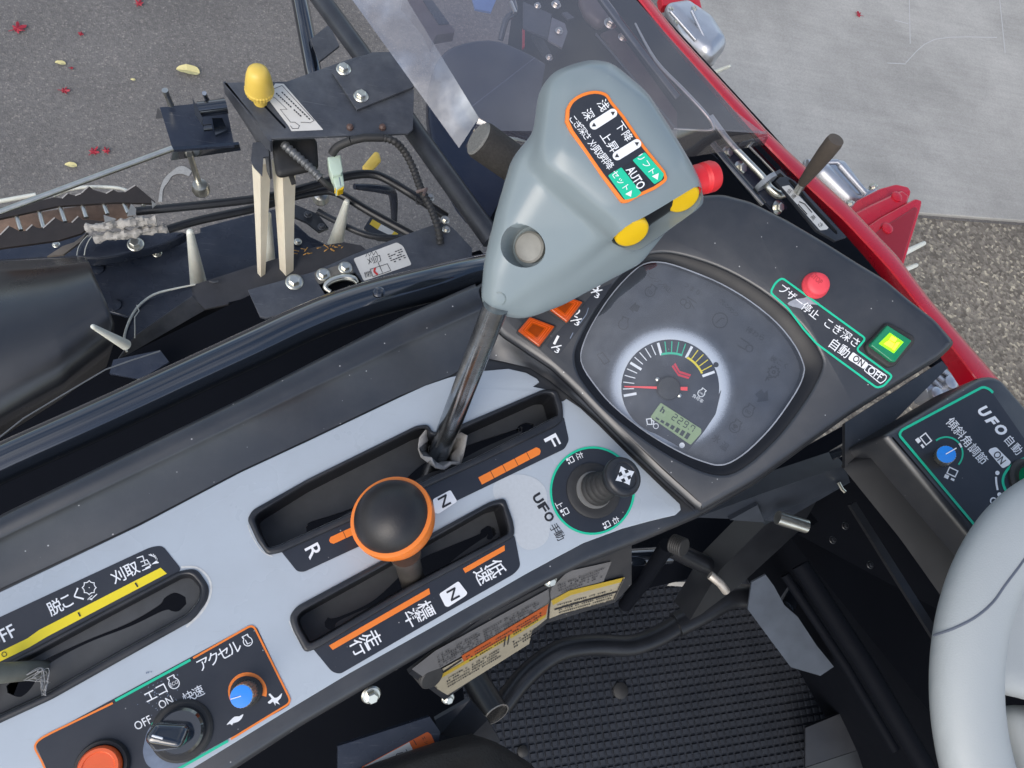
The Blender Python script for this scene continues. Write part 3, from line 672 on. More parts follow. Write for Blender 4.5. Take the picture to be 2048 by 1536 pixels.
# accelerator panel
strokes('orange_border', [cr(P(W2, "270,1500 238,1430 206,1370 212,1335 245,1305 300,1275"), n=3) + P(W2, "660,1100")], 4, D2, M['orange'], con)
strokes('green_border', [P(W2, "674,1087 1115,847")], 5.2, D2, M['green'], con)
strokes('orange_border', [P(W2, "1130,838") + rnd(P(W2, "1130,838 1480,640 1705,1095 1350,1312"), 12, 5)[6:-6] + P(W2, "1350,1312")], 4, D2, M['orange'], con)
strokes('green_border', [P(W2, "1334,1322 1040,1488")], 5.2, D2, M['green'], con)
vtext('アクセル', q(W2, 1190, 872), q(W2, 1372, 776), 27, 24, D2, M['wprint'], con, .004)
def engine(c, s, ang, letter, pl, mat, par, w=1.7, tw=10, th=8, name='engine_symbol'):
    a = radians(ang); e = V((cos(a), -sin(a))); u = V((-sin(a), -cos(a)))
    def T(x, y): v = V(c) + e*x*s + u*y*s; return (v.x, v.y)
    body = [T(cos(t)*.82, sin(t)*.82) for t in [radians(x) for x in range(-235, 56, 20)]] + [T(.42, .95), T(.55, .95), T(.55, 1.2), T(-.55, 1.2), T(-.55, .95), T(-.42, .95)]
    o = strokes(name, [body + [body[0]]], w, pl, mat, par)
    if letter: text(letter, T(0, 0), ang, tw, th, pl, mat, par, .0)
    return o
engine(q(W2, 1450, 740), 11, 27, 'L', D2, M['wprint'], con, 1.8, 8, 10)
vtext('エコ', q(W2, 880, 1058), q(W2, 945, 1020), 27, 23, D2, M['wprint'], con, .004)
engine(q(W2, 1018, 985), 13, 27, 'ECO', D2, M['wprint'], con, 1.8, 17, 7)
text('ON', q(W2, 970, 1097), 27, 30, 17, D2, M['wprint'], con, .006)
text('OFF', q(W2, 836, 1216), 27, 36, 17, D2, M['wprint'], con, .006)
vtext('快速', q(W2, 1104, 1064), q(W2, 1160, 1034), 27, 20, D2, M['wprint'], con, .004)
ec = q(W2, 1060, 1265)
def arcp(c, r, a0, a1, n=14, ry=None): return [(c[0]+cos(radians(a0+(a1-a0)*k/n))*r, c[1]-sin(radians(a0+(a1-a0)*k/n))*(ry or r)) for k in range(n+1)]
strokes('eco_scale', [cr(P(W2, "985,1130 1020,1112 1065,1104 1105,1112"), n=4), cr(P(W2, "916,1190 930,1168 952,1150"), n=4), [*circ(q(W2, 902, 1226), 4, 16)] + [circ(q(W2, 902, 1226), 4, 16)[0]]], 3.2, D2, M['green'], con)
for c in ((985, 1130), (1105, 1112)): flat('eco_dot', circ(q(W2, *c), 4.6, 16), D3, M['green'], con)
flat('worn_patch', cr(P(W2, "880,1240 845,1330 838,1400 870,1470 960,1505 1080,1470 1170,1410 1197,1330 1180,1240 1110,1150 1000,1160"), True, 4), D1.up(.0001), M['worn'], con)
random.seed(3)
mm = MB()
for k in range(70):
    c = q(W2, random.gauss(915, 60), random.gauss(1060, 65)); mm.add(*g_flat(circ(c, random.uniform(.5, 2.4), 6, random.uniform(.4, 1.6), random.uniform(0, 90)), D1.up(.0001)))
o = mesh0('worn_specks', mm.v, mm.f, M['worn'], con); o['kind'] = 'stuff'
ac = q(W2, 1448, 1034)
arc_o = arcp(ac, 39, 225, -15, 20); arc_i = []
for k in range(21):
    a = 225 - 240*k/20; r = 37 - 10*(k/20); arc_i.append((ac[0]+cos(radians(a))*r, ac[1]-sin(radians(a))*r))
flat('speed_scale', arc_o + arc_i[::-1], D2, M['orange'], con)
flat('hare_symbol', cr(P(W2, "1566,1095 1590,1075 1572,1052 1582,1045 1606,1070 1630,1062 1650,1042 1642,1072 1625,1090 1638,1110 1612,1098 1612,1118 1598,1092 1580,1105"), True, 2), D2, M['wprint'], con)
flat('tortoise_symbol', cr(P(W2, "1326,1228 1345,1205 1372,1180 1400,1178 1424,1164 1414,1190 1392,1210 1365,1218 1358,1230 1345,1222"), True, 2), D2, M['wprint'], con)
# joystick ring print
jc = q(W4, 690, 672)
flat('ring_field', circ(jc, 82, 48, 85.5, -8), D1, M['print'], con)
stroke('green_ring', circ(jc, 83, 56, 86.5, -8), 4.4, D2, M['green'], con, True)
for s, c, a in (('左', (562, 312), -64), ('上', (352, 815), -62), ('右', (932, 975), -64)): text(s, q(W4, *c), a, 14, 14, D2, M['wprint'], con, .004)
def tilt(c, ang, s, pl, par, flip=1, w=1.6, mat=None):
    mat = mat or M['wprint']; a = radians(ang); e = V((cos(a), -sin(a))); u = V((-sin(a), -cos(a)))
    def T(x, y): v = V(c) + e*x*s*flip + u*y*s; return (v.x, v.y)
    strokes('machine_symbol', [[T(-.6, -.05), T(.6, -.05), T(.6, .8), T(-.6, .8), T(-.6, -.05)]], w, pl, mat, par)
    m = MB(); m.add(*g_flat([T(-.75, -.75), T(-.15, -.75), T(-.15, -.25), T(-.75, -.25)], pl)); m.add(*g_flat([T(.2, -.65), T(.7, -.65), T(.7, -.35), T(.2, -.35)], pl))
    mesh0('track_symbol', m.v, m.f, mat, par)
tilt(q(W4, 462, 362), -62, 9, D2, con); tilt(q(W4, 405, 890), -62, 9.5, D2, con); tilt(q(W4, 832, 1022), -62, 9, D2, con, -1)
vtext('UFO', q(W4, 132, 752), q(W4, 246, 940), -58, 19, D1, M['bprint'], con, .04)
vtext('手動', q(W4, 305, 1060), q(W4, 355, 1132), -60, 17, D1, M['bprint'], con, .0)
flat('sticker_residue', cr(P(W1, "1480,760 1500,710 1570,675 1660,672 1740,700 1790,760 1800,850 1815,960 1800,1050 1740,1100 1670,1108 1620,1060 1600,960 1560,860 1500,820"), True, 4), D1.up(-.0001), M['residue'], con)
# instrument meter
met = thing('instrument_meter', 'round-cornered instrument meter with load dial under a clear glossy lens', 'gauge', px(1390, 740, 1.14))
HD = HQ.up(-.0156)
plate('dial_base', bez_o, HD, .004, M['plastic2'], met)
wi = [HQ.hit(*x) for x in bez_o]; wl_ = [HQ.up(-.006).hit(*x) for x in lens_o]
if area(wi) < 0: wi = wi[::-1]
if area(wl_) < 0: wl_ = wl_[::-1]
def align(a, b):
    k = min(range(len(b)), key=lambda i: (V(b[i]) - V(a[0])).length); return resample(b[k:] + b[:k+1], len(a)+1)[:-1]
wl2 = align(wi, wl_); n = len(wi)
vs = [HQ.to3(*x, -.002) for x in wi] + [HQ.to3(*(V(a).lerp(V(b), .5)), -.0028) for a, b in zip(wi, wl2)] + [HQ.to3(*x, -.0065) for x in wl2]
mesh('bezel', vs, [(r*n+i, r*n+(i+1) % n, (r+1)*n+(i+1) % n, (r+1)*n+i) for r in range(2) for i in range(n)], M['bezel'], met, 50)
wi3 = wl2
vs = [HQ.to3(*x, -.0065) for x in wi3] + [HQ.to3(*x, -.0154) for x in wi3]
mesh('bezel_wall', vs, [(i, (i+1) % n, n+(i+1) % n, n+i) for i in range(n)], M['bezel'], met, 50)
F1, F2, F3, F4 = [HQ.up(-.0153 + .0003*k) for k in range(4)]
# dial face colours: slate field with a pale ring round the dial
dm = bpy.data.materials.new('dial_print'); dm.use_nodes = True; t = dm.node_tree; b = t.nodes['Principled BSDF']; L = t.links.new
g = nd(t, 'ShaderNodeNewGeometry'); ctr = F1.p3(*q(Z7, 650, 940)); rad = (F1.p3(*q(Z7, 985, 940)) - F1.p3(*q(Z7, 315, 940))).length/2
vd = nd(t, 'ShaderNodeVectorMath', operation='DISTANCE'); vd.inputs[1].default_value = ctr; L(g.outputs['Position'], vd.inputs[0])
mrg = nd(t, 'ShaderNodeMapRange'); mrg.inputs[1].default_value = rad*.95; mrg.inputs[2].default_value = rad*1.45; L(vd.outputs['Value'], mrg.inputs[0])
wn_ = nd(t, 'ShaderNodeTexNoise', i_Scale=2500.0, i_Detail=1.0); L(g.outputs['Position'], wn_.inputs['Vector'])
ma = nd(t, 'ShaderNodeMath', operation='MULTIPLY_ADD'); ma.inputs[1].default_value = .35; L(wn_.outputs['Fac'], ma.inputs[0]); L(mrg.outputs[0], ma.inputs[2])
cr_ = nd(t, 'ShaderNodeValToRGB'); e = cr_.color_ramp.elements; e[0].position = .17; e[0].color = (.66, .70, .75, 1); e[1].position = 1.0; e[1].color = (.035, .040, .052, 1)
k = e.new(.52); k.color = (.44, .48, .55, 1); k = e.new(.78); k.color = (.07, .08, .10, 1); L(ma.outputs[0], cr_.inputs[0]); L(cr_.outputs[0], b.inputs['Base Color']); b.inputs['Roughness'].default_value = .5
flat('dial_face', lens_o, F1, dm, met)
dcx, dcy = q(Z7, 650, 940); DR = 334/3.4127
def D(a, r): return (dcx + cos(radians(a))*DR*r, dcy - sin(radians(a))*DR*r*.985)
dial = flat('load_dial', [D(a, 1.0) for a in range(0, 360, 5)], F2, M['print'], met)
for k in range(21):
    a = 190 - (190 - 20) * k/20; big = k % 5 == 0
    mat = M['wprint'] if big or k < 10 else (M['green'] if k < 15 else M['yellow'])
    stroke('scale_tick', [D(a, .70 if big else .74), D(a, .965)], 5.2 if big else 1.9, F3, mat, met)
stroke('green_band', [D(105 - k*2.2, .715) for k in range(0, 17)], 4.2, F3, M['green'], met)
stroke('yellow_band', [D(62 - k*2.2, .715) for k in range(0, 18)], 4.2, F3, M['yellow'], met)
flat('dial_screw_mark', circ(D(27, 1.05), 5.4, 20), F2, M['bprint'], met)
flat('emblem', P(Z7, "660,795 685,770 715,825 792,850 775,880 705,860"), F3, M['dialred'], met)
strokes('emblem_line', [P(Z7, "672,783 708,842 783,866")], 1.3, F4, M['print'], met)
engine(q(Z7, 862, 978), 8.5, -38, 'LOAD', F3, M['wprint'], met, 1.4, 11, 3.5)
vtext('負荷率', q(Z7, 815, 998), q(Z7, 862, 1030), -36, 7, F3, M['wprint'], met)
for c in ((562, 882), (712, 992)):
    s_ = lathe('dial_screw', [(.0016, 0), (.0016, .0012), (.0005, .0016)], HQ.up(-.0146).p3(*q(Z7, *c)), M['zinc'], met, axis=HQ.n, n=12)
lathe('needle_hub', [(.0095, 0), (.0095, .003), (.0085, .0042), (.002, .0046)], HQ.up(-.0146).p3(*q(Z7, 635, 945)), M['rubber'], met, axis=HQ.n, n=28)
plate('needle', P(Z7, "335,928 340,936 590,950 590,932"), HQ.up(-.0115), .0008, M['needle'], met)
plate('needle_tail', P(Z7, "685,935 768,934 768,960 685,955"), HQ.up(-.0115), .0008, M['needle'], met)
flat('display_field', rnd(P(Z7, "425,1185 450,1140 520,1130 590,1035 870,1190 1000,950 960,1120 880,1240 770,1375 560,1260"), 4), F2.up(.0001), M['print'], met)
lcd = plate('display', rnd(P(Z7, "585,1042 862,1222 862,1250 790,1330 515,1140"), 3), HQ.up(-.0137), .0012, M['lcd'], met)
LC = HQ.up(-.0135)
text('h', q(Z7, 600, 1092), -33, 9, 12, LC, M['lcdk'], lcd, .03)
def seg(ch, c, ang, w, h, pl):
    on = {'2': 'abged', '9': 'abcdfg', '7': 'abcf'}[ch]; a = radians(ang); e = V((cos(a), -sin(a))); u = V((-sin(a), -cos(a)))
    def T(x, y): v = V(c) + e*x*w/2 + u*y*h/2; return (v.x, v.y)
    sg = {'a': ((-1, 1), (1, 1)), 'b': ((1, .92), (1, .08)), 'c': ((1, -.08), (1, -.92)), 'd': ((-1, -1), (1, -1)), 'e': ((-1, -.08), (-1, -.92)), 'f': ((-1, .92), (-1, .08)), 'g': ((-1, 0), (1, 0))}
    strokes('digit', [[T(*sg[k][0]), T(*sg[k][1])] for k in on], 1.7, pl, M['lcdk'], lcd)
for ch, c in (('2', (680, 1142)), ('2', (718, 1166)), ('9', (757, 1190)), ('7', (800, 1218))): seg(ch, q(Z7, *c), -33, 7.2, 12.5, LC)
flat('decimal_point', circ(q(Z7, 774, 1222), 1.1, 8), LC, M['lcdk'], lcd)
for k in range(7):
    c = V(q(Z7, 562, 1153)).lerp(V(q(Z7, 765, 1272)), k/6); h = 3 + k*1.3; a = radians(-33); e = V((cos(a), -sin(a))); u = V((-sin(a), -cos(a)))
    flat('fuel_bar', [tuple(c + e*x*3.8 + u*(y*h)) for x, y in ((-1, -.5), (1, -.5), (1, .7), (-1, .7))], LC, M['lcdk'], lcd)
strokes('pump_symbol', [P(Z7, "488,1155 520,1150 526,1190 495,1190 488,1155"), P(Z7, "524,1160 538,1170 536,1192")], 2.2, F3, M['wprint'], met)
stroke('empty_mark', circ(q(Z7, 552, 1202), 5, 20), 1.5, F3, M['wprint'], met, True)
flat('full_mark', circ(q(Z7, 730, 1333), 5.6, 20), F3, M['wprint'], met)
for c, s, ang, l in (((512, 285), 12, -38, 'STOP'), ((1180, 1105), 13, -35, 'oo'), ((1090, 1210), 13, -35, '!'), ((330, 508), 12, -20, '')):
    engine(q(Z7, *c), s, ang, l, F2, M['dimicon'], met, 2.0, 12, 6 if len(l) > 1 else 12, 'warning_symbol')
stroke('warning_symbol', circ(q(Z7, 990, 480), 15, 24), 2, F2, M['dimicon'], met, True)
strokes('warning_symbol', [P(Z7, "960,500 1000,465 1020,470")], 2, F2, M['dimicon'], met)
gp = q(Z7, 1356, 833); gg = [(gp[0]+cos(2*pi*k/20)*(9 if k % 2 else 12), gp[1]+sin(2*pi*k/20)*(9 if k % 2 else 12)) for k in range(20)]
strokes('warning_symbol', [gg + [gg[0]], circ(gp, 3, 12) + [circ(gp, 3, 12)[0]], P(Z7, "1300,895 1312,868 1340,872"), P(Z7, "1312,868 1325,890")], 2, F2, M['dimicon'], met)
strokes('warning_symbol', [circ(q(Z7, 740, 355), 6, 14) + [circ(q(Z7, 740, 355), 6, 14)[0]], circ(q(Z7, 768, 380), 6, 14) + [circ(q(Z7, 768, 380), 6, 14)[0]], P(Z7, "765,318 830,362"), P(Z7, "780,345 815,400")], 2, F2, M['dimicon'], met)
strokes('warning_symbol', [P(Z7, "1130,600 1190,640"), P(Z7, "1110,650 1160,680"), circ(q(Z7, 1190, 672), 7, 14) + [circ(q(Z7, 1190, 672), 7, 14)[0]]], 2, F2, M['dimicon'], met)
strokes('warning_symbol', [P(Z7, "150,715 190,700 235,760 200,780 150,715")], 2, F2, M['dimicon'], met)
flat('turn_arrow', P(Z7, "370,400 415,352 418,372 446,382 425,425 398,412 400,428"), F2, M['dimicon'], met)
flat('turn_arrow', P(Z7, "1320,1030 1240,1038 1252,1012 1228,985 1272,950 1292,978 1315,955"), F2, M['dimicon'], met)
vtext('エンジン停止', q(Z7, 505, 165), q(Z7, 640, 270), -40, 10, F2, M['dimicon'], met)
vtext('つまり', q(Z7, 760, 240), q(Z7, 840, 290), -35, 10, F2, M['dimicon'], met)
vtext('排わら', q(Z7, 1190, 548), q(Z7, 1275, 595), -32, 12, F2, M['dimicon'], met)
vtext('脱こく', q(Z7, 1355, 745), q(Z7, 1440, 790), -32, 11, F2, M['dimicon'], met)
vtext('グレンタンク', q(Z7, 1000, 350), q(Z7, 1100, 440), -45, 9, F2, M['dimicon'], met)
vtext('水温', q(Z7, 965, 1290), q(Z7, 1020, 1340), -38, 15, F2, M['dimicon'], met)
flat('lens', lens_o, HQ.up(-.006), M['lens'], met)
stroke('lens_edge', lens_o, 2.6, HQ.up(-.0058), pm('lens_edge_wear', (.25, .27, .31), .25, var=.5, vscale=60), met, True)
# fraction lamps strip
QD1, QD2 = HQ.up(.0004), HQ.up(.0008)
flat('printed_strip', rnd(P(Z6, "660,828 690,780 1000,440 1110,395 1060,480 760,870 735,888"), 5), QD1, M['print'], con)
def frac(nm, c1, sl_, c2):
    text(nm, q(Z6, *c1), -27, 5 if nm == '1' else 13, 19, QD2, M['wprint'], con, .0); strokes('fraction_bar', [P(Z6, sl_)], 2.2, QD2, M['wprint'], con); text('3', q(Z6, *c2), -25, 9, 11, QD2, M['wprint'], con, .01)
frac('1', (725, 785), "690,838 762,822", (732, 855)); frac('2', (865, 598), "822,655 900,640", (868, 668)); frac('3', (1000, 420), "962,462 1040,442", (1004, 480))
strokes('worn_line', [cr(P(Z6, "945,565 930,610 905,645 880,680"), n=3), P(Z6, "840,735 820,775")], 1.6, QD2, M['worn'], con)
for k in range(3):
    d = (k*205, k*-178); sc_ = 1 - .1*k
    o_ = rnd([q(Z6, x+d[0]*.93, y+d[1]*.93) for x, y in ((445, 735), (540, 612), (735, 690), (610, 848))], 6); i_ = rnd([q(Z6, x+d[0]*.93, y+d[1]*.93) for x, y in ((462, 722), (545, 625), (716, 690), (608, 832))], 3)
    l_ = thing('indicator_lamp', ['square amber indicator lamp beside the 1/3 mark', 'square amber indicator lamp beside the 2/3 mark, half under the grey grip', 'amber indicator lamp wholly under the grey grip'][k], 'lamp', HQ.p3(*i_[0]), 'amber grain level lamps')
    if k == 2: bpy.data.objects.remove(l_); continue
    plate('surround', o_, HQ.up(.0012), .002, M['rubber'], l_, bev=.0006)
    plate('lens', i_, HQ.up(.0042), .004, M['amber'], l_, bev=.0012)
    cx_ = sum(x for x, y in i_)/len(i_); cy_ = sum(y for x, y in i_)/len(i_)
    for s_ in (.78, .62): stroke('lens_ridge', [(cx_+(x-cx_)*s_, cy_+(y-cy_)*s_) for x, y in i_], 1.3, HQ.up(.0044), M['obtn'], l_, True)
    flat('lens_core', [(cx_+(x-cx_)*.45, cy_+(y-cy_)*.45) for x, y in i_], HQ.up(.0044), M['amber2'], l_)
# buzzer and depth label on the housing
gb = rnd(P(Z8, "240,208 865,662 795,745 1065,942 1000,1015 948,1030 500,702 400,590 280,430 152,318 190,245"), 7)
stroke('green_border', gb, 4.0, QD1, M['green'], con, True)
vtext('ブザー停止', q(Z8, 250, 295), q(Z8, 482, 478), -38, 17, QD1, M['wprint'], con, .004)
vtext('こぎ深さ', q(Z8, 588, 550), q(Z8, 785, 688), -35, 18, QD1, M['wprint'], con, .004)
vtext('自動', q(Z8, 632, 708), q(Z8, 705, 758), -36, 20, QD1, M['wprint'], con, .004)
flat('on_box', rnd(P(Z8, "770,762 885,848 850,890 735,818 740,800"), 3), QD1, M['wprint'], con)
text('ON', q(Z8, 812, 828), -36, 24, 14, QD2, M['bprint'], con, .01)
stroke('off_box', rnd(P(Z8, "885,852 1022,942 1012,972 975,998 852,898"), 3), 1.8, QD1, M['wprint'], con, True)
text('OFF', q(Z8, 936, 922), -35, 32, 15, QD1, M['wprint'], con, .012)
flat('worn_patch', cr(P(Z8, "280,400 330,370 400,360 440,350 520,400 500,410 430,405 400,440 350,430 310,420"), True, 2), QD1.up(-.0001), pm('peeled_print', (.30, .32, .36), .4, var=.4, vscale=300), con)
for k, (c, r) in enumerate((((640, 60), 8), ((980, 340), 10), ((950, 390), 7))):
    pass
sb = thing('stop_button', 'round faded red rubber STOP button on the dark housing', 'button', HQ.p3(*q(Z8, 488, 262)))
lathe('button_cap', [(.0104, -.001), (.0104, .0015), (.0099, .003), (.0093, .0035), (.0088, .0070), (.0079, .0080), (.004, .0083), (.0005, .0083)], HQ.p3(*q(Z8, 486, 266)), M['stop'], sb, axis=HQ.n, n=40, smooth=50)
text('STOP', q(Z8, 500, 215), -42, 25, 11, HQ.up(.0086), M['stopd'], sb, .02)
gbn = thing('green_push_button', 'square green push button with lit yellow-green centre', 'button', HQ.p3(*q(Z8, 1050, 710)))
plate('surround', rnd(P(Z8, "1025,540 1060,545 1232,640 1240,690 1095,865 1040,882 880,770 862,715"), 6), HQ.up(.004), .006, M['rubber'], gbn, bev=.002)
plate('button_cap', rnd(P(Z8, "1030,562 1212,678 1085,838 1058,832 905,715 908,700"), 2), HQ.up(.0085), .006, M['gbtn'], gbn, bev=.0009)
flat('lit_window', P(Z8, "1045,618 1148,688 1075,772 962,700"), HQ.up(.0088), M['glow'], gbn)
m = MB()
for s_ in ("1060,640 1100,665 1080,690 1042,668", "1040,675 1080,700 1060,735 1000,700", "1095,690 1120,690 1080,750 1062,740"): m.add(*g_flat(P(Z8, s_), HQ.up(.0090)))
mesh0('lit_facets', m.v, m.f, M['glow2'], gbn)
# small knobs on the accelerator panel
def pointer_knob(name, label, base, top, zt, rt, ring=None):
    t_ = thing(name, label, 'knob', D1.p3(*base)); b0 = D1.p3(*base); tp = px(*top, zt); ax = tp - b0; h = ax.length
    lathe('collar', [(rt*1.28, 0), (rt*1.28, .002), (rt*1.15, .003), (rt*1.1, .003)], b0, M['rubber'], t_, n=32)
    o = lathe('skirt', [(rt*1.03, .002), (rt, h-.0012), (rt*.9, h-.0004)], b0, M['silver'], t_, axis=ax, n=44, knurl=-.05, smooth=20)
    lathe('cap', [(rt*.93, h-.002), (rt*.93, h), (rt*.3, h+.0003)], b0, M['blue'], t_, axis=ax, n=36)
    return t_, b0 + ax.normalized()*(h + .0005)
ak, kt = pointer_knob('accelerator_knob', 'blue-capped knurled silver knob inside the orange speed arc', q(W2, 1450, 1034), q(W2, 1411, 1062), ZP+.017, .0071)
stroke('pointer_line', P(W2, "1350,1078 1410,1060"), 1.8, H(kt.z), M['wprint'], ak)
ek = thing('eco_knob', 'black rotary knob with white pointer on the accelerator panel', 'knob', D1.p3(*q(W2, 1065, 1262)))
eb = D1.p3(*q(W2, 1065, 1262))
lathe('collar', [(.0180, 0), (.0180, .0015), (.0165, .003), (.0160, .003)], eb, M['rubber'], ek, n=40)
lathe('skirt', [(.0145, .002), (.0135, .008), (.012, .0095), (.002, .0095)], eb, M['tube'], ek, n=40)
def hulled(name, s, mat, par, vox=.0008, sm=6): return blend(name, [g_hull(s)], mat, par, vox, sm)
hulled('finger_bar', sph((*q(W2, 900, 1298), ZP+.021, .0045), (*q(W2, 1040, 1330), ZP+.021, .0035), (*q(W2, 1065, 1265), ZP+.018, .0045), (*q(W2, 925, 1255), ZP+.020, .004), (*q(W2, 930, 1330), ZP+.016, .005), (*q(W2, 1090, 1280), ZP+.010, .005)), M['tube'], ek)
tr = bvh([c for c in ek.children if c.name.startswith('finger_bar')][0]); pts = [drape(tr, *x, .0002) for x in resample(P(W2, "890,1291 952,1308"), 8)]
if all(pts): tube('pointer_line', pts, .0006, M['wprint'], ek, 6)
ob = thing('orange_push_button', 'round orange push button at the bottom edge of the accelerator panel', 'button', D1.p3(*q(W2, 598, 1470)))
obb = D1.p3(*q(W2, 600, 1470))
lathe('collar', [(.0150, 0), (.0150, .003), (.0142, .005), (.0125, .005), (.0125, .002)], obb, M['rubber'], ob, n=40)
lathe('button_cap', [(.0118, .002), (.0118, .009), (.0108, .0108), (.009, .0108), (.0085, .0100), (.0005, .0100)], obb, M['obtn'], ob, n=40)
# tilt joystick
js = thing('tilt_joystick', 'black joystick with ribbed boot and white four-way arrows on its knob', 'joystick', D1.p3(*q(W4, 690, 690)))
jb = D1.p3(*q(W4, 700, 670)); jt = px(*q(W4, 1020, 520), ZP + .042); jx = (jt - jb)
lathe('boot_ring', [(.0215, 0), (.0215, .0012), (.0205, .0018), (.0165, .0018)], jb, M['rubber'], js, n=44)
lathe('boot_seat', [(.0145, 0), (.0143, .003), (.0128, .0032)], jb, pm('grey_collar', (.16, .16, .155), .4), js, n=40)
prof = []
for k in range(5):
    h = .0035 + k*.005; r = .0130 - k*.0011; prof += [(r, h), (r*1.02, h+.0018), (r*.94, h+.0036), (r*.90, h+.0045)]
Lj = jx.length
lathe('boot', prof + [(.006, .030), (.0062, Lj - .010)], jb, M['rubber'], js, axis=jx, n=36, smooth=60)
lathe('knob', [(.007, Lj-.015), (.0122, Lj-.011), (.0146, Lj-.005), (.0148, Lj-.002), (.0139, Lj), (.0113, Lj+.001), (.0102, Lj+.0008), (.0098, Lj-.0002), (.001, Lj-.0002)], jb, M['plastic2'], js, axis=jx, n=44, smooth=50)
jp = Pl(jb + jx.normalized()*(Lj + .0001), V((1, 0, 0)), jx)
c0 = V(q(W4, 1022, 520)); arr = MB()
for a in (24, 112, 207, 297):
    d = V((cos(radians(a)), -sin(radians(a)))); nn = V((-d.y, d.x))
    arr.add(*g_flat([tuple(c0 + d*x*20 + nn*y*20) for x, y in ((0, -.16), (.55, -.16), (.50, -.42), (1.05, 0), (.50, .42), (.55, .16), (0, .16))], jp))
mesh0('arrow_symbol', arr.v, arr.f, M['wprint'], js)
# ------------------------------------------------------------------ levers
dl = thing('drive_lever', 'long steel drive lever with large grey moulded grip and yellow buttons', 'lever', px(862, 950, 1.12))
sb0, sb1 = px(858, 958, 1.10), px(992, 612, 1.268)
tube('shaft', [sb0, sb0.lerp(sb1, .5), sb1], [.0082, .0083, .0083], M['chrome'], dl, 24)
# torn dust boot round the shaft
bc = sb0.lerp(sb1, (1.138 - 1.10)/(1.268-1.10)); m = MB(); n = 17; rows = []
for j in range(4):
    for k in range(n):
        a = 2*pi*k/n; r = .0098 + j*.0024 + random.uniform(-.0022, .0042)*(j > 0); rows.append(bc + V((cos(a)*r, sin(a)*r, -.012 + j*.0065 + (random.uniform(-.010, .008) if j == 3 else random.uniform(-.002, .002)))))
fs = [(j*n+k, j*n+(k+1) % n, (j+1)*n+(k+1) % n, (j+1)*n+k) for j in range(3) for k in range(n)]
o = mesh('dust_boot', rows, fs, pm('torn_rubber', (.38, .37, .35), .7, var=.4, vscale=200), dl, 25); solid(o, .0008)
# grip: blended hulls
HEADS = sph((1150, 212, 1.342, .024), (1188, 205, 1.345, .025), (1240, 235, 1.345, .022), (1322, 335, 1.338, .017), (1366, 372, 1.330, .0115), (1250, 450, 1.322, .0125), (1130, 320, 1.333, .022), (1215, 400, 1.328, .018), (1272, 486, 1.310, .006), (1392, 402, 1.316, .006))
NECK = sph((1130, 300, 1.330, .022), (1085, 350, 1.315, .022), (1215, 420, 1.315, .018), (1045, 440, 1.300, .018), (1150, 470, 1.295, .020), (1010, 530, 1.280, .0145), (1085, 540, 1.275, .018), (998, 592, 1.266, .0125), (1040, 605, 1.262, .0115))
SKIRT = sph((1268, 508, 1.288, .0085), (1245, 462, 1.305, .012), (1200, 530, 1.280, .010), (1110, 580, 1.268, .012), (1055, 604, 1.264, .011), (1060, 520, 1.285, .016), (1150, 470, 1.295, .018), (1330, 420, 1.312, .010))
bh = px(1058, 492, 1.305); bax = ((CAM_POS - bh).normalized() - RIGHT*.42 + UP*.06).normalized()
B1, B2 = px(1262, 462, 1.3205), px(1364, 394, 1.3245)
def bnormal(c):
    v = (CAM_POS - c).normalized(); d = RIGHT*.5 - UP*.87; d = (d - v*d.dot(v)).normalized(); return (v*.64 + d*.77).normalized()
bnor = bnormal((B1 + B2)/2); bx, by = frame_at(bnor)
def ring(c, r, h): return [(c + bnor*h + (bx*cos(k*pi/8) + by*sin(k*pi/8))*r, .0008) for k in range(16)]
cuts = [g_lathe([(.0128, -.006), (.0128, .03)], px(1056, 494, 1.2965), bax, 32),
        g_hull(ring(B1, .0122, -.007) + ring(B2, .0118, -.007) + ring(B1, .0126, .03) + ring(B2, .0122, .03), 1)]
grip = blend('grip', [g_hull(HEADS), g_hull(NECK), g_hull(SKIRT)], M['grip'], dl, .0016, 40, cuts)
lathe('cap_bolt', [(.0098, -.0055), (.0098, -.0015), (.0085, -.0005), (.002, -.0002)], px(1056, 494, 1.2965), pm('tarnished_bolt', (.24, .235, .21), .5, metal=.1, var=.35, vscale=90), dl, axis=bax, n=32)
mesh('button_well', *g_hull(ring(B1, .0105, -.0072) + ring(B2, .0105, -.0072) + ring(B1, .0105, -.0052) + ring(B2, .0105, -.0052), 1), M['bezel'], dl, 30)
for c_ in (B1, B2):
    lathe('button', [(.0104, -.008), (.0110, -.001), (.0110, .0012), (.0102, .0024), (.0090, .0028), (.0005, .0029)], c_, M['ybtn'], dl, axis=bnor, n=40, smooth=50)
rb0 = px(1388, 362, 1.325); rbx = (px(1432, 350, 1.325) - rb0).normalized()
lathe('red_button', [(.0095, -.004), (.0098, .004), (.0088, .0045), (.0098, .006), (.0088, .0066), (.0100, .008), (.0100, .0135), (.0092, .0155), (.003, .0162)], rb0, M['rbtn'], dl, axis=rbx, n=36, smooth=30)
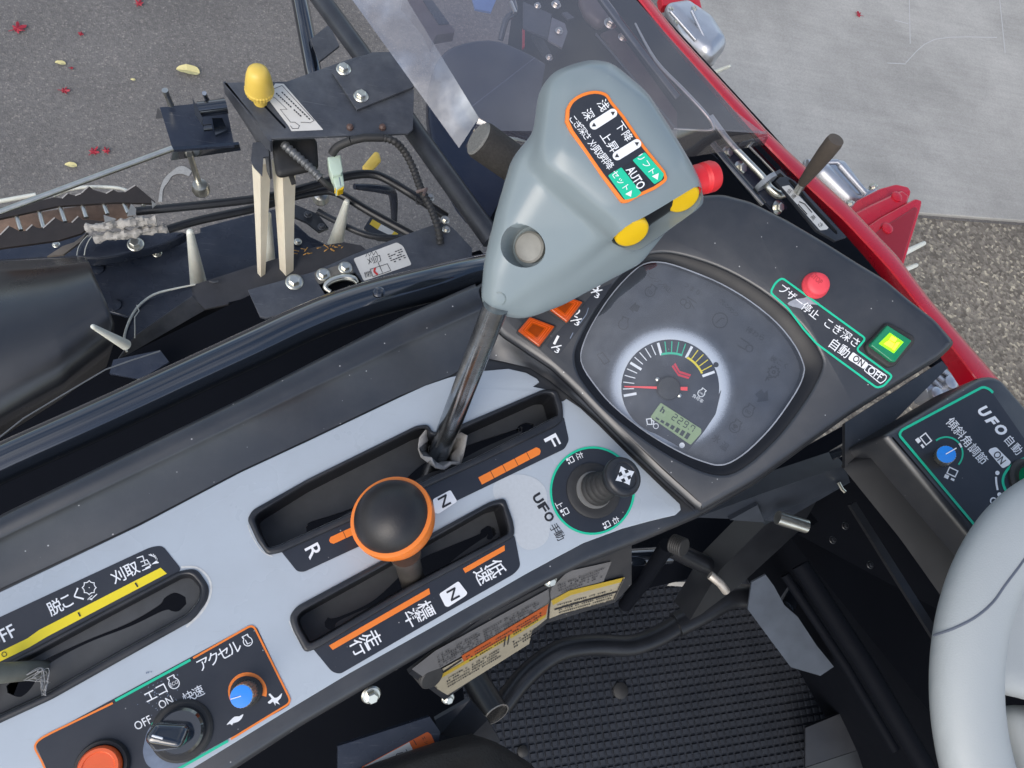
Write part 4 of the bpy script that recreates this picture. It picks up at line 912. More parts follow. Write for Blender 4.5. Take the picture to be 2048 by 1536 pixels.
# decal on the flat head
tr = bvh(grip)
def on_grip(name, pts, r, mat):
    p_ = [drape(tr, *x, 0) for x in resample(pts, 40)]
    if all(p_): tube(name, p_, r, mat, dl, 6)
on_grip('parting_line', cr(P(Z6, '880,290 805,420 745,530 712,585'), n=4), .0005, M['gripd']); on_grip('moulded_ring', circ(q(Z6, 272, 250), 20, 30, 27) + circ(q(Z6, 272, 250), 20, 30, 27)[:1], .0005, M['gripd']); on_grip('moulded_ring', arcp(q(Z6, 335, 505), 13, -60, 110, 14), .0004, M['gripd'])
fit = [drape(tr, *q(Z3, *x)) for x in ((860, 520), (1150, 480), (1000, 700), (1110, 980), (1400, 860), (1250, 960), (960, 450))]
fit = [x for x in fit if x]
c_ = sum(fit, V())/len(fit); import numpy as np
A_ = np.array([list(x - c_) for x in fit]); nv = V(np.linalg.svd(A_)[2][2]); nv = nv if nv.z > 0 else -nv
dev = max((x - c_).dot(nv) for x in fit); GP = Pl(c_ + nv*(dev + .0004), V((1, 0, 0)), nv); print('DECALDEV', dev, min((x-c_).dot(nv) for x in fit), nv)
dec = cr(P(Z3, "795,470 830,410 900,365 990,345 1070,365 1110,420"), n=4) + P(Z3, "1190,515 1330,722 1470,895") + cr(P(Z3, "1485,940 1470,970 1400,1020"), n=3) + P(Z3, "1300,1065") + cr(P(Z3, "1220,1108 1180,1110 1150,1080"), n=3) + P(Z3, "1030,925 905,745") + cr(P(Z3, "825,630 790,555"), n=2)
o = plate('decal', dec, GP, .0016 + dev, M['orange'], dl, bev=.0003)
cxd, cyd = sum(x for x, y in dec)/len(dec), sum(y for x, y in dec)/len(dec)
def inset_px(p, d):
    p2 = p if area(p) > 0 else p[::-1]; return offset(p2, d)
flat('decal_field', inset_px(dec, 6.5), GP.up(.0003), M['print'], dl)
G2, G3 = GP.up(.0006), GP.up(.0009)
for s_ in ("1245,820 1330,765 1462,915 1445,955 1395,985", "1078,925 1170,868 1308,1045 1270,1075 1195,1092"):
    flat('green_field', rnd(P(Z3, s_), 3), G2, M['green'], dl)
text('AUTO', q(Z3, 1268, 940), -58, 48, 19, G3, M['wprint'], dl, .015)
stroke('auto_box', rnd(P(Z3, "1182,872 1240,832 1355,985 1330,1010 1298,1025"), 2), 1.4, G3, M['bprint'], dl, True)
vtext('リフト', q(Z3, 1302, 800), q(Z3, 1378, 895), -56, 14, G3, M['wprint'], dl, .006)
vtext('セット', q(Z3, 1130, 918), q(Z3, 1200, 1005), -56, 14, G3, M['wprint'], dl, .006)
flat('arrow_symbol', P(Z3, "1378,930 1425,908 1418,955"), G3, M['wprint'], dl); flat('arrow_symbol', P(Z3, "1196,1052 1242,1025 1236,1070"), G3, M['wprint'], dl)
text('浅', q(Z3, 1048, 445), -60, 21, 22, G2, M['wprint'], dl, .004)
text('深', q(Z3, 945, 508), -60, 21, 22, G2, M['wprint'], dl, .004)
vtext('こぎ深さ', q(Z3, 842, 542), q(Z3, 935, 655), -54, 15, G2, M['wprint'], dl, .003)
vtext('刈取昇降', q(Z3, 975, 715), q(Z3, 1085, 850), -54, 16, G2, M['wprint'], dl, .003)
vtext('下降', q(Z3, 1166, 592), q(Z3, 1210, 655), -56, 17.5, G2, M['wprint'], dl, .004)
vtext('上昇', q(Z3, 1066, 665), q(Z3, 1110, 728), -56, 19, G2, M['wprint'], dl, .004)
for a_, b_ in (((985, 580), (1110, 500)), ((1142, 790), (1274, 708))):
    p0, p1 = V(q(Z3, *a_)), V(q(Z3, *b_)); d = (p1-p0).normalized(); nn = V((-d.y, d.x)); w = 9.2
    cap = [tuple(p0 + d*cos(t)*w + nn*sin(t)*w) for t in [pi/2 + pi*k/10 for k in range(11)]] + [tuple(p1 + d*cos(t)*w + nn*sin(t)*w) for t in [-pi/2 + pi*k/10 for k in range(11)]]
    flat('rocker_symbol', cap, G2, M['wprint'], dl)
    for c0, s_ in ((p0, -1), (p1, 1)): flat('rocker_arrow', [tuple(c0 + d*s_*6), tuple(c0 - d*s_*2 + nn*4.5), tuple(c0 - d*s_*2 - nn*4.5)], G3, M['bprint'], dl)
# ball lever
bl = thing('shift_lever', 'short shift lever with black ball knob and orange band', 'lever', px(835, 1180, 1.12))
b0, b1 = px(830, 1180, 1.118), px(812, 1112, 1.165)
lathe('shaft', [(.0088, 0), (.0088, (b1-b0).length - .006), (.0105, (b1-b0).length), (.0105, (b1-b0).length+.004)], b0, pm('grimy_shaft', (.07, .065, .06), .45, metal=.3, var=.6, vscale=60, dust=.4, dcol=(.16, .13, .10, 1)), bl, axis=b1-b0, n=26)
kc = px(789, 1040, 1.192); ka = (CAM_POS - kc).normalized()*.55 + V((-.42, .28, .5)); ka.normalize(); R_ = .0262
def ballprof(h0, h1, k=1.0, n=14): return [(sqrt(max(1e-8, (R_*k)**2 - h*h)), h) for h in [h0 + (h1-h0)*i/n for i in range(n+1)]]
lathe('knob_top', ballprof(.006, .0258, 1.0, 16) , kc, pm('worn_black_knob', (.014, .014, .016), .42, var=.5, vscale=50, bump=.12, bscale=900, dust=.12, dcol=(.08, .06, .05, 1)), bl, axis=ka, n=48, smooth=60)
lathe('orange_band', [(.0245, .0085)] + [(R_*1.045, .0075), (R_*1.055, .004), (R_*1.03, -.002), (R_*.98, -.006), (R_*.9, -.009)], kc, M['orange'], bl, axis=ka, n=48, smooth=50)
lathe('knob_base', [(R_*.92, -.008), (R_*.75, -.014), (R_*.5, -.020), (R_*.42, -.026)], kc, M['orange'], bl, axis=(ka*.4 + (kc-b0).normalized()*.6), n=40, smooth=60)
# thresher lever at the picture edge
tl = thing('thresher_lever', 'grey flat lever rod entering the slot beside the yellow bar', 'lever', px(80, 1345, 1.14))
tube('rod', zpts([(-130, 1358, 1.19), (-40, 1350, 1.172), (72, 1340, 1.146), (92, 1338, 1.138)]), [.0060, .0060, .0057, .0050], pm('weathered_rod', (.16, .165, .14), .5, metal=.3, var=.4, vscale=60), tl, 18)
m = MB(); random.seed(11)
for k in range(9):
    a = [q(W2, 150 + random.uniform(-20, 60), 960 + random.uniform(-20, 20)), q(W2, 255 + random.uniform(-30, 30), 930 + random.uniform(-40, 60)), q(W2, 275 + random.uniform(-40, 20), 1000 + random.uniform(-60, 60)), q(W2, 255 + random.uniform(-15, 15), 1055)]
    m.add(*g_tube([px(*x, ZP + .004 + random.uniform(0, .004)) for x in cr(a, n=5)], .00022, 5))
o = m.build('frayed_fibres', pm('grey_fibre', (.3, .3, .3), .7), tl, 60)
# foam handle behind the grip
fh = thing('foam_handle', 'black foam lever handle poking out behind the grey grip', 'handle', px(1000, 330, 1.0))
f0, f1 = px(958, 278, 1.10), px(1090, 372, 1.06)
lathe('foam_sleeve', [(.0172, 0), (.0182, .0025), (.0182, (f1-f0).length)], f0, M['foam'], fh, axis=f1-f0, n=32)
lathe('foam_end', [(.0170, -.0005), (.0150, -.0022), (.003, -.0024)], f0, pm('worn_foam_end', (.16, .16, .15), .9, var=.7, vscale=500, bump=.8, bscale=500), fh, axis=f1-f0, n=32)
tube('shaft', [f1, px(1180, 440, 1.03), px(1230, 520, .95)], .008, M['tube'], fh, 12)
# ------------------------------------------------------------------ side console, wheel, footwell
scn = thing('side_console', 'dark side console with green outline and blue tilt knob', 'console', px(1950, 950, 1.0))
ZS = 1.150; HS = H(ZS)
so = rnd(P(W5, "530,580 1390,66 1500,42 1600,72 1798,300 2300,900 2300,1700 1500,1730 1340,1536"), 12, 5)
plate('body', so, HS, .05, M['plastic'], scn, bev=.006)
top_ = P(W5, "1380,72 530,582 900,1020 1340,1540 1700,1960 2100,2500"); bot = P(W5, "1300,150 135,850 330,1090 690,1536 1089,2100 1400,2600")
loft('side_wall', [L3(top_, ZS-.004), L3([(a*.6+c*.4, b*.6+d*.4) for (a, b), (c, d) in zip(top_, bot)], ZS-.03), L3(bot, ZS-.055)], M['sidewall'], scn, n=30, th=0)
Q1, Q2, Q3 = HS.up(.0003), HS.up(.0006), HS.up(.0009)
flat('printed_field', rnd(P(W5, "690,560 1430,160 1510,200 2200,1200 1640,1380 1440,1470 1370,1430 690,615"), 8), Q1, M['print'], scn)
stroke('green_border', rnd(P(W5, "2300,1360 1500,180 1430,150 690,545 672,590 1385,1440 1450,1472 1900,1230"), 7)[6:-6], 5.0, Q2, M['green'], scn)
stroke('green_border', cr(P(W5, "1830,785 1720,840 1645,905 1608,985 1622,1065 1690,1175 1790,1330"), n=4), 5.2, Q2, M['green'], scn)
for ch_, c_ in (('U', (1440, 378)), ('F', (1510, 462)), ('O', (1590, 540))): text(ch_, q(W5, *c_), -50, 22, 22, Q2, M['wprint'], scn, .05, .25)
vtext('自動', q(W5, 1668, 640), q(W5, 1735, 715), -50, 18, Q2, M['wprint'], scn, .004)
vtext('傾斜角調節', q(W5, 1150, 485), q(W5, 1415, 800), -50, 19, Q2, M['wprint'], scn, .006)
flat('on_box', rnd(P(W5, "1545,695 1680,828 1670,855 1605,890 1475,735 1490,712"), 4), Q2, M['wprint'], scn); text('ON', q(W5, 1576, 790), -52, 26, 15, Q3, M['bprint'], scn, .008)
text('OFF', q(W5, 1556, 1222), -50, 38, 15, Q2, M['wprint'], scn, .015)
strokes('switch_scale', [cr(P(W5, "1545,965 1548,1020 1560,1085"), n=4)], 4, Q2, M['wprint'], scn)
for c_ in ((1558, 930), (1576, 1125)): flat('scale_dot', circ(q(W5, *c_), 4.4, 16), Q2, M['wprint'], scn)
tilt(q(W5, 890, 640), -52, 16, Q2, scn, 1, 2.4); tilt(q(W5, 1140, 945), -25, 15, Q2, scn, 1, 2.4)
stroke('tilt_scale', arcp(q(W5, 1095, 755), 33, 128, -42, 20), 3.4, Q2, M['green'], scn); stroke('centre_mark', arcp(q(W5, 1095, 755), 33, 38, 22, 4), 4, Q3, M['wprint'], scn)
def side_knob():
    t_ = thing('angle_adjuster', 'blue-capped ribbed silver knob on the side console', 'knob', HS.p3(*q(W5, 1060, 795))); b0 = HS.p3(*q(W5, 1062, 792)); tp = px(*q(W5, 1096, 762), ZS+.016); ax = tp-b0; h = ax.length; rt = .0076
    lathe('skirt', [(rt*1.06, 0), (rt*1.02, h-.001), (rt*.93, h)], b0, M['silver'], t_, axis=ax, n=44, knurl=-.05, smooth=20)
    lathe('cap', [(rt*.96, h-.002), (rt*.96, h+.0003), (rt*.3, h+.0006)], b0, M['blue'], t_, axis=ax, n=36)
    stroke('pointer_line', P(W5, "1092,760 1188,705"), 1.9, Pl(b0 + ax.normalized()*(h+.0008), V((1, 0, 0)), ax), M['wprint'], t_)
side_knob()
rs = thing('rotary_switch', 'black rotary switch half hidden by the pale steering wheel', 'knob', HS.p3(*q(W5, 1830, 1020)))
lathe('collar', [(.021, 0), (.021, .002), (.0185, .004), (.0165, .0035), (.016, .002)], HS.p3(*q(W5, 1835, 1010)), M['rubber'], rs, n=40)
lathe('knob', [(.0135, .002), (.0125, .012), (.010, .014), (.001, .014)], HS.p3(*q(W5, 1850, 1000)), M['gbtn'], rs, n=36)
# steering wheel
sw = thing('steering_wheel', 'pale grey moulded steering wheel', 'steering wheel', px(2235, 1395, 1.15))
wc = px(2236, 1398, 1.222); wr = (px(1836, 1392, 1.222) - wc).length
wnorm = V((.10, -.16, 1)).normalized(); wx, wy = frame_at(wnorm)
vs = []; fs = []; nn_ = 96; ms = 22
for i in range(nn_):
    a = 2*pi*i/nn_; d = wx*cos(a) + wy*sin(a)
    for k in range(ms):
        b = 2*pi*k/ms; vs.append(wc + d*(wr - .0245 + cos(b)*.0265) + wnorm*(sin(b)*.0185))
for i in range(nn_):
    for k in range(ms): fs.append((i*ms+k, i*ms+(k+1) % ms, ((i+1) % nn_)*ms+(k+1) % ms, ((i+1) % nn_)*ms+k))
spk = []
for uv in (((1960, 1220), (2050, 1060), (1960, 1340), (2120, 1380), (2150, 1130)), ((2500, 1200), (2480, 1450), (2300, 1350), (2330, 1480), (2400, 1100)), ((2130, 1700), (2330, 1720), (2200, 1500), (2300, 1500), (2240, 1440))):
    spk.append(g_hull([(px(u, v, 1.214), .0135) for u, v in uv]))
for uv in (((2028, 1442), (2090, 1560), (2160, 1450), (2080, 1640)),):
    spk.append(g_hull([(px(u, v, 1.188), .012) for u, v in uv]))
hubh = g_hull([(wc + (wx*cos(a)+wy*sin(a))*.045, .018) for a in [k*pi/4 for k in range(8)]])
rim = blend('rim', [(vs, fs), hubh] + spk, M['wheel'], sw, .0028, 12)
tr = bvh(rim); pts = []
for x in resample(cr([(1868, 1271), (1905, 1258), (1950, 1235), (1985, 1205), (2010, 1170), (2046, 1122), (2080, 1070)], n=5), 40):
    h_ = drape(tr, *x, .0)
    if h_: pts.append(h_)
tube('seam', pts, .0009, M['seam'], sw, 6)
tube('column', [wc - V((0, 0, .02)), wc + V((.42, .2, -.5))], .03, M['plastic'], sw, 20)
# floor mat with raised pads
ZF = .55; HF = H(ZF)
fm = thing('floor_mat', 'black rubber floor mat with raised square pads', 'mat', px(1350, 1400, ZF))
mo = [px(880, 1120, ZF), px(1700, 1060, ZF), px(1900, 1750, ZF), px(850, 1750, ZF)]
sheet('mat_base', [x + V((0, 0, 0)) for x in mo], .006, M['mat'], fm)
gx = (px(1262, 1420, ZF) - px(1100, 1480, ZF)); gx = (px(1700, 1405, ZF) - px(1050, 1470, ZF)).normalized(); gx = (px(1400, 1330, ZF) - px(1100, 1372, ZF)).normalized(); gy = V((-gx.y, gx.x, 0)); pit = .0112
org = px(1350, 1350, ZF); pads = []
for i in range(-60, 75):
    for j in range(-60, 60):
        c_ = org + gx*(i*pit) + gy*(j*pit); d = c_ - CAM_POS; k_ = -d.dot(BACK); u = 1024 + d.dot(RIGHT)/k_*FPX; v = 768 - d.dot(UP)/k_*FPX
        if 895 < u < 1790 and 1140 < v < 1580:
            pads.append((c_, u, v))
h_ = pit*.36; k_ = pit*.30; hz = .0032
pv = [V((a*h_, b*h_, 0)) for a, b in ((-1, -1), (1, -1), (1, 1), (-1, 1))] + [V((a*k_, b*k_, hz)) for a, b in ((-1, -1), (1, -1), (1, 1), (-1, 1))]
pv = [gx*x.x + gy*x.y + V((0, 0, x.z)) for x in pv]; pf = [(4, 5, 6, 7)] + [(i, (i+1) % 4, 4+(i+1) % 4, 4+i) for i in range(4)]
pads.sort(key=lambda p: (p[1]-1250)**2*.6 + (p[2]-1400)**2)
pme = bpy.data.meshes.new('pad'); pme.from_pydata(pv, [], pf); pme.materials.append(M['mat'])
for c_, u, v in pads[:300]:
    o = bpy.data.objects.new('pad', pme); COL.objects.link(o); o.parent = fm; o.location = c_ - fm.location
m = MB()
for c_, u, v in pads[300:]: m.add([c_ + x for x in pv], pf)
vv = [x - fm.location for x in m.v]; me = bpy.data.meshes.new('pads'); me.from_pydata(vv, [], m.f); me.materials.append(M['mat'])
o = bpy.data.objects.new('pads', me); COL.objects.link(o); o.parent = fm; o['kind'] = 'stuff'
for c_, r in (((1239, 1381), .012), ((1044, 1502), .008)): lathe('mat_fastener', [(r, .003), (r*.95, .006), (r*.6, .008), (.0005, .0085)], px(*c_, ZF), M['rubber'], fm, n=24)
# pedal, pipes and the labelled panel below the console
pd = thing('foot_pedal', 'scuffed bare-steel foot pedal plate above the floor mat', 'pedal', px(1580, 1240, .6))
pp = [(795, 735, .78), (882, 688, .80), (935, 760, .80), (1000, 880, .79), (1085, 955, .775), (1200, 1130, .755), (1310, 1265, .735), (1225, 1322, .72), (1040, 1268, .715), (770, 905, .745), (782, 825, .76)]
PP_ = plane3(px(*q(W7, 882, 688), .80), px(*q(W7, 1310, 1265), .735), px(*q(W7, 770, 905), .77))
sheet('pedal_plate', [PP_.p3(*q(W7, a, b)) for a, b, z in pp], .003, pm('scuffed_steel', (.055, .066, .085), .36, metal=.1, var=.5, vscale=25, dust=.2, dcol=(.1, .12, .16, 1)), pd)
tube('pedal_arm', zpts([(*q(W7, 1000, 900), .765), (*q(W7, 1090, 760), .74), (*q(W7, 1060, 560), .72)]), .012, M['tube'], pd, 12)
pi_ = thing('bent_pipe', 'bent gloss-black pipe running to the foot pedal', 'pipe', px(1200, 1290, .6))
tube('pipe', zpts([(1005, 1410, .70), (1045, 1358, .71), (1085, 1322, .715), (1130, 1298, .72), (1190, 1290, .72), (1262, 1291, .72), (1320, 1270, .722), (1365, 1242, .725)]), .0135, M['pipe'], pi_, 16, curve=5)
tube('socket', zpts([(1352, 1250, .725), (1400, 1226, .73), (1445, 1200, .735), (1475, 1192, .735), (1512, 1196, .735)]), .0165, M['pipe'], pi_, 18, curve=4)
pk = thing('upright_pipe', 'short upright black pipe with bright cut end below the warning stickers', 'pipe', px(965, 1390, .7))
tube('pipe', zpts([(930, 1325, .80), (992, 1428, .84)]), .0145, M['pipe'], pk, 18)
lathe('pipe_end', [(.0148, 0), (.0148, .0010), (.0135, .0010), (.0135, -.01)], px(992, 1428, .84), M['edge'], pk, axis=px(992, 1428, .84) - px(930, 1325, .80), n=28)
up = thing('under_console_panel', 'dark panel under the console carrying a row of warning stickers', 'panel', px(1000, 1280, .7))
a0, a1, a2 = px(880, 1400, .97), px(1100, 1270, .97), px(1000, 1215, 1.075)
PL1 = plane3(a0, a1, a2)
c1_, d1_ = q(W6, 1030, 395), q(W6, 990, 545)
PL2 = plane3(PL1.p3(*c1_), PL1.p3(*d1_), PL1.p3(*q(W6, 1400, 250)) + V((0, 0, .03)))
def quad(pl, pts, lift=0): return [pl.to3(*pl.hit(*x), lift) for x in pts]
sheet('panel_face', quad(PL1, P(W6, "60,900 560,520 1030,280 1035,395 990,560 300,1080")), .004, M['plastic'], up)
sheet('panel_face', quad(PL2, P(W6, "1028,250 1560,20 1560,300 1450,420 992,560")), .004, M['plastic'], up)
def stk(pl, pts, lift, mat): return mesh0('warning_sticker', *g_flat(pts, pl.up(lift)), mat, up)
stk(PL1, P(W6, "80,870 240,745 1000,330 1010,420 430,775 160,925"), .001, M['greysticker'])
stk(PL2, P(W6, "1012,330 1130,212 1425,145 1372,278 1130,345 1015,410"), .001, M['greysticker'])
stk(PL1, P(W6, "165,935 415,795 430,800 1000,425 990,530 890,610 870,700 320,1045 245,1000"), .0014, M['dirtyshade_sticker'])
stk(PL1, P(W6, "415,780 1000,432 985,500 735,645 430,820"), .0018, M['dirtyshade_orange'])
stk(PL1, P(W6, "430,820 735,645 735,665 270,935 235,930"), .0018, M['dirtyshade_yellow']); stk(PL1, P(W6, "740,640 985,500 980,520 745,665"), .0018, M['dirtyshade_yellow'])
stk(PL2, P(W6, "1018,405 1140,340 1515,250 1445,402 1080,500 1000,532"), .0014, M['dirtyshade_sticker'])
stk(PL2, P(W6, "1020,408 1140,342 1512,252 1498,282 1150,372 1030,440"), .0018, M['dirtyshade_yellow'])
m = MB()
for (a_, b_, n_, pl) in (((250, 790), (560, 610), 5, PL1), ((560, 620), (960, 400), 4, PL1), ((445, 790), (970, 480), 3, PL1), ((310, 940), (700, 720), 4, PL1), ((760, 690), (960, 570), 3, PL1), ((1060, 440), (1460, 330), 5, PL2), ((1060, 310), (1380, 190), 4, PL2)):
    for k in range(n_):
        t_ = random.uniform(0, .12); x0, y0 = a_[0] + k*4, a_[1] + k*17; x1, y1 = b_[0]*(1-t_) + a_[0]*t_, b_[1]*(1-t_) + a_[1]*t_ + k*17
        L_ = int(abs(x1-x0)/14)
        for j in range(L_):
            if random.random() < .8:
                u0 = q(W6, x0 + (x1-x0)*j/L_, y0 + (y1-y0)*j/L_); u1 = q(W6, x0 + (x1-x0)*(j+.7)/L_, y0 + (y1-y0)*(j+.7)/L_); m.add(*g_stroke([u0, u1], random.uniform(1.0, 2.2), pl.up(.0022)))
o = mesh0('small_print', m.v, m.f, M['bprint'], up); o['kind'] = 'stuff'
for pts, pl in (("1010,410 1000,540", PL1), ("712,650 700,720", PL1), ("735,640 725,705", PL1), ("170,940 250,1005", PL1), ("1505,260 1440,400", PL2), ("1040,470 1460,350", PL2), ("245,925 415,810", PL1)): stroke('print_rule', P(W6, pts), 2.2, pl.up(.0022), M['bprint'], up)
def ridged(c, z, ax, r, h):
    pr = []
    for k in range(6): pr += [(r, h*k/6), (r*1.06, h*(k+.5)/6)]
    pr += [(r*.95, h), (.001, h*1.02)]; o = lathe('ridged_cap', pr, px(*c, z), M['rubber'], None, axis=ax, n=24, smooth=20); return o
tag(ridged((846, 1334), 1.02, V((.4, -.5, .6)), .0105, .015), 'ridged black cap beside the warning stickers, below the shift slot', 'cap', 'ridged caps')
tag(ridged((1345, 1086), 1.04, V((.5, -.4, .7)), .0085, .013), 'ridged black cap hanging below the joystick end of the console', 'cap', 'ridged caps')
for c_, z, lab in (((742, 1389), 1.06, 'zinc hex nut under the console edge below the shift slot'), ((896, 1396), .95, 'zinc hex bolt at the lower corner of the warning stickers'), ((1100, 1160), 1.075, 'dark-rimmed zinc bolt at the top of the grey sticker')):
    m = g_bolt(px(*c_, z), V((.2, -.5, .8)), .0075 if c_[0] < 800 else .006); tag(m.build('hex_bolt', M['zinc'], None, 25), lab, 'bolt', 'bolts under the console')
ml = thing('steel_lever_link', 'black steel linkage bracket with zinc pins above the foot pedal', 'bracket', px(1500, 1080, .9))
sheet('link_arm', zpts([(1395, 1035, 1.04), (1515, 990, 1.05), (1690, 930, 1.05), (1700, 965, 1.02), (1560, 1045, 1.0), (1525, 1040, 1.0)]), .02, M['bluestk'], ml)
sheet('channel', zpts([(1530, 1050, .98), (1640, 990, .98), (1600, 1060, .95), (1480, 1170, .92), (1400, 1230, .90), (1380, 1240, .90), (1440, 1140, .94)]), .03, M['pipe'], ml)
sheet('folded_plate', zpts([(1460, 1040, 1.03), (1515, 1010, 1.04), (1530, 1045, 1.02)]), .006, M['bluestk'], ml)
tube('pin', zpts([(1555, 1035, 1.03), (1613, 1053, 1.03)]), .0068, M['zinc'], ml, 16)
tube('pin', zpts([(1420, 1150, .95), (1440, 1166, .95), (1452, 1182, .94)]), .0045, M['edge'], ml, 12)
tube('hook', zpts([(1677, 965, 1.03), (1684, 978, 1.03), (1690, 984, 1.03)]), .0018, M['zinc'], ml, 8)
tube('cross_tube', zpts([(1340, 1095, .95), (1380, 1115, .93), (1435, 1140, .92)]), .010, M['pipe'], ml, 14)
tube('cross_tube', zpts([(1150, 1120, .9), (1260, 1115, .9), (1340, 1110, .9)]), .010, M['tube'], ml, 14)
tube('stay', zpts([(1335, 1090, .98), (1290, 1160, .90), (1250, 1210, .84)]), .008, M['void'], ml, 14)
plate('tag', rnd(P(W7, "265,755 285,735 470,730 460,768"), 2), H(.84), .002, M['sticker'], ml)
plate('hose_clip', rnd(P(W5, "150,690 320,590 360,650 190,775"), 4), H(1.09), .02, M['tube'], ml, bev=.002)
# dark interior below the consoles
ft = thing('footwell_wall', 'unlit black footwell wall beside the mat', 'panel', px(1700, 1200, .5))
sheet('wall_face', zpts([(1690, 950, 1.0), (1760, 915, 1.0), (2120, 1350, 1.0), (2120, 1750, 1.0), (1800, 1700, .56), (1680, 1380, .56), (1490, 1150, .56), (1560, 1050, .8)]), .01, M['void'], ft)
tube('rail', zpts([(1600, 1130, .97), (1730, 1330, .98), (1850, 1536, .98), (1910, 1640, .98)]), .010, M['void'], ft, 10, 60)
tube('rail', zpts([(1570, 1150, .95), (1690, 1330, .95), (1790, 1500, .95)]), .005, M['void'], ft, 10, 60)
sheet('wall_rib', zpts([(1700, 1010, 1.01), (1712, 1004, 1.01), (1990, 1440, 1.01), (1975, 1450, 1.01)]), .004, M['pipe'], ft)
for c_ in ((1690, 1052), (1740, 1130), (1665, 1080)): bolt(px(*c_, 1.0), .004, M['pipe'], ft)
sheet('step_plate', zpts([(*q(W8, 500, 1290), .62), (*q(W8, 780, 1175), .64), (*q(W8, 822, 1425), .62), (*q(W8, 500, 1530), .60)]), .004, M['pipe'], ft)
sheet('step_plate', zpts([(*q(W8, 500, 1535), .60), (*q(W8, 822, 1428), .62), (*q(W8, 1020, 1560), .60), (*q(W8, 600, 1640), .58)]), .004, M['pipe'], ft)
tube('rusty_bar', zpts([(*q(W8, 900, 1440), .585), (*q(W8, 1060, 1290), .585), (*q(W8, 1220, 1270), .585)]), .012, M['darkiron'], ft, 10)
sheet('rusty_plate', zpts([(*q(W8, 830, 1380), .57), (*q(W8, 950, 1080), .57), (*q(W8, 1150, 1300), .57), (*q(W8, 1150, 1540), .57), (*q(W8, 1000, 1560), .57)]), .003, M['rust'], ft)
bolt(px(*q(W8, 800, 1225), .64), .004, M['zinc'], ft)
# seat corner and its sticker board
st = thing('operator_seat', 'black leather seat corner at the bottom edge', 'seat', px(950, 1560, .8))
blend('cushion', [g_hull([(px(940, 1572, .92), .045), (px(880, 1600, .92), .05), (px(1010, 1615, .92), .045), (px(900, 1720, .90), .07), (px(1030, 1720, .90), .06), (px(760, 1640, .90), .05), (px(760, 1760, .90), .06)])], M['leather'], st, .004, 10)
bd = thing('seat_side_board', 'dark board with orange and white caution sticker beside the seat', 'panel', px(800, 1500, .8))
BPL = plane3(px(680, 1560, .86), px(870, 1460, .86), px(850, 1430, .84))
BH = H(.90)
plate('board', P(W6, "-420,1390 200,1190 270,1290 255,1400 0,1560 -420,1700"), BH, .02, M['navy'], bd)
flat('caution_sticker', rnd(P(W6, "-260,1530 185,1292 210,1310 242,1385 235,1400 -240,1660"), 3), BH.up(.0005), M['worange'], bd)
flat('caution_picture', P(W6, "-240,1525 62,1362 105,1450 -200,1610"), BH.up(.0009), M['sticker'], bd)
strokes('caution_drawing', [P(W6, "40,1410 55,1440 10,1450"), P(W6, "20,1480 55,1440 90,1450"), P(W6, "-60,1500 -20,1440 20,1430")], 1.4, BH.up(.0012), M['bprint'], bd)
vtext('エンジ', q(W6, 160, 1335), q(W6, 195, 1395), -60, 7, BH.up(.0009), M['bprint'], bd); vtext('ーム', q(W6, 100, 1365), q(W6, 130, 1420), -60, 12, BH.up(.0009), M['bprint'], bd)
sheet('bracket', zpts([(870, 1440, .86), (940, 1400, .88), (975, 1440, .86), (1000, 1480, .80), (990, 1510, .78), (960, 1490, .80), (935, 1480, .85), (880, 1470, .86)]), .004, M['bluestk'], bd)
# ------------------------------------------------------------------ machine behind the console
X1, X2, X3, X4 = (0, 330, 5.12), (400, 280, 3.657), (950, 0, 5.12), (1380, 220, 4.096)
def tpx(name, pts, rpx, mat, parent=None, n=14, curve=0, smooth=40):
    rs_ = rpx if isinstance(rpx, (list, tuple)) else [rpx]*len(pts)
    p = zpts(pts); rr = [pxm(u, v, z, r) for (u, v, z), r in zip(pts, rs_)]
    if curve: rr = [x[0] for x in cr([(r, 0) for r in rr], n=curve)]; p = cr(p, n=curve)
    return mesh(name, *g_tube(p, rr, n), mat, parent, smooth)
def Q(z, s, h): return [(*x, h) for x in P(z, s)]
def cond(name, pts, rpx, mat, parent, pitch):     # corrugated conduit
    p = cr(zpts(pts), n=10); L_ = sum((V(b)-V(a)).length for a, b in zip(p, p[1:])); n = int(L_/pitch)*4; p = resample(p, n); r = pxm(*pts[0], rpx)
    return mesh(name, *g_tube(p, [r*(1.0 if (i//2) % 2 else .80) for i in range(n)], 12), mat, parent, 50)
# hand rail
hr = thing('hand_rail', 'long gloss-black hand rail tube beside the console', 'rail', px(400, 750, 1.0))
tpx('rail_tube', [(-220, 1035, 1.13), (0, 928, 1.13), (200, 838, 1.13), (390, 750, 1.13), (520, 690, 1.13), (600, 652, 1.13), (680, 619, 1.13), (760, 594, 1.13), (850, 571, 1.13), (930, 551, 1.125), (1010, 535, 1.11), (1080, 520, 1.08)], [41, 40, 40, 39, 39, 38, 38, 37, 36, 35, 35, 35], M['tube'], hr, 32, 5, 60)
o = lathe('rail_plug', [(.0045, 0), (.0045, .0012), (.003, .002), (.0003, .002)], px(758, 585, 1.146), M['tube'], hr, n=18)
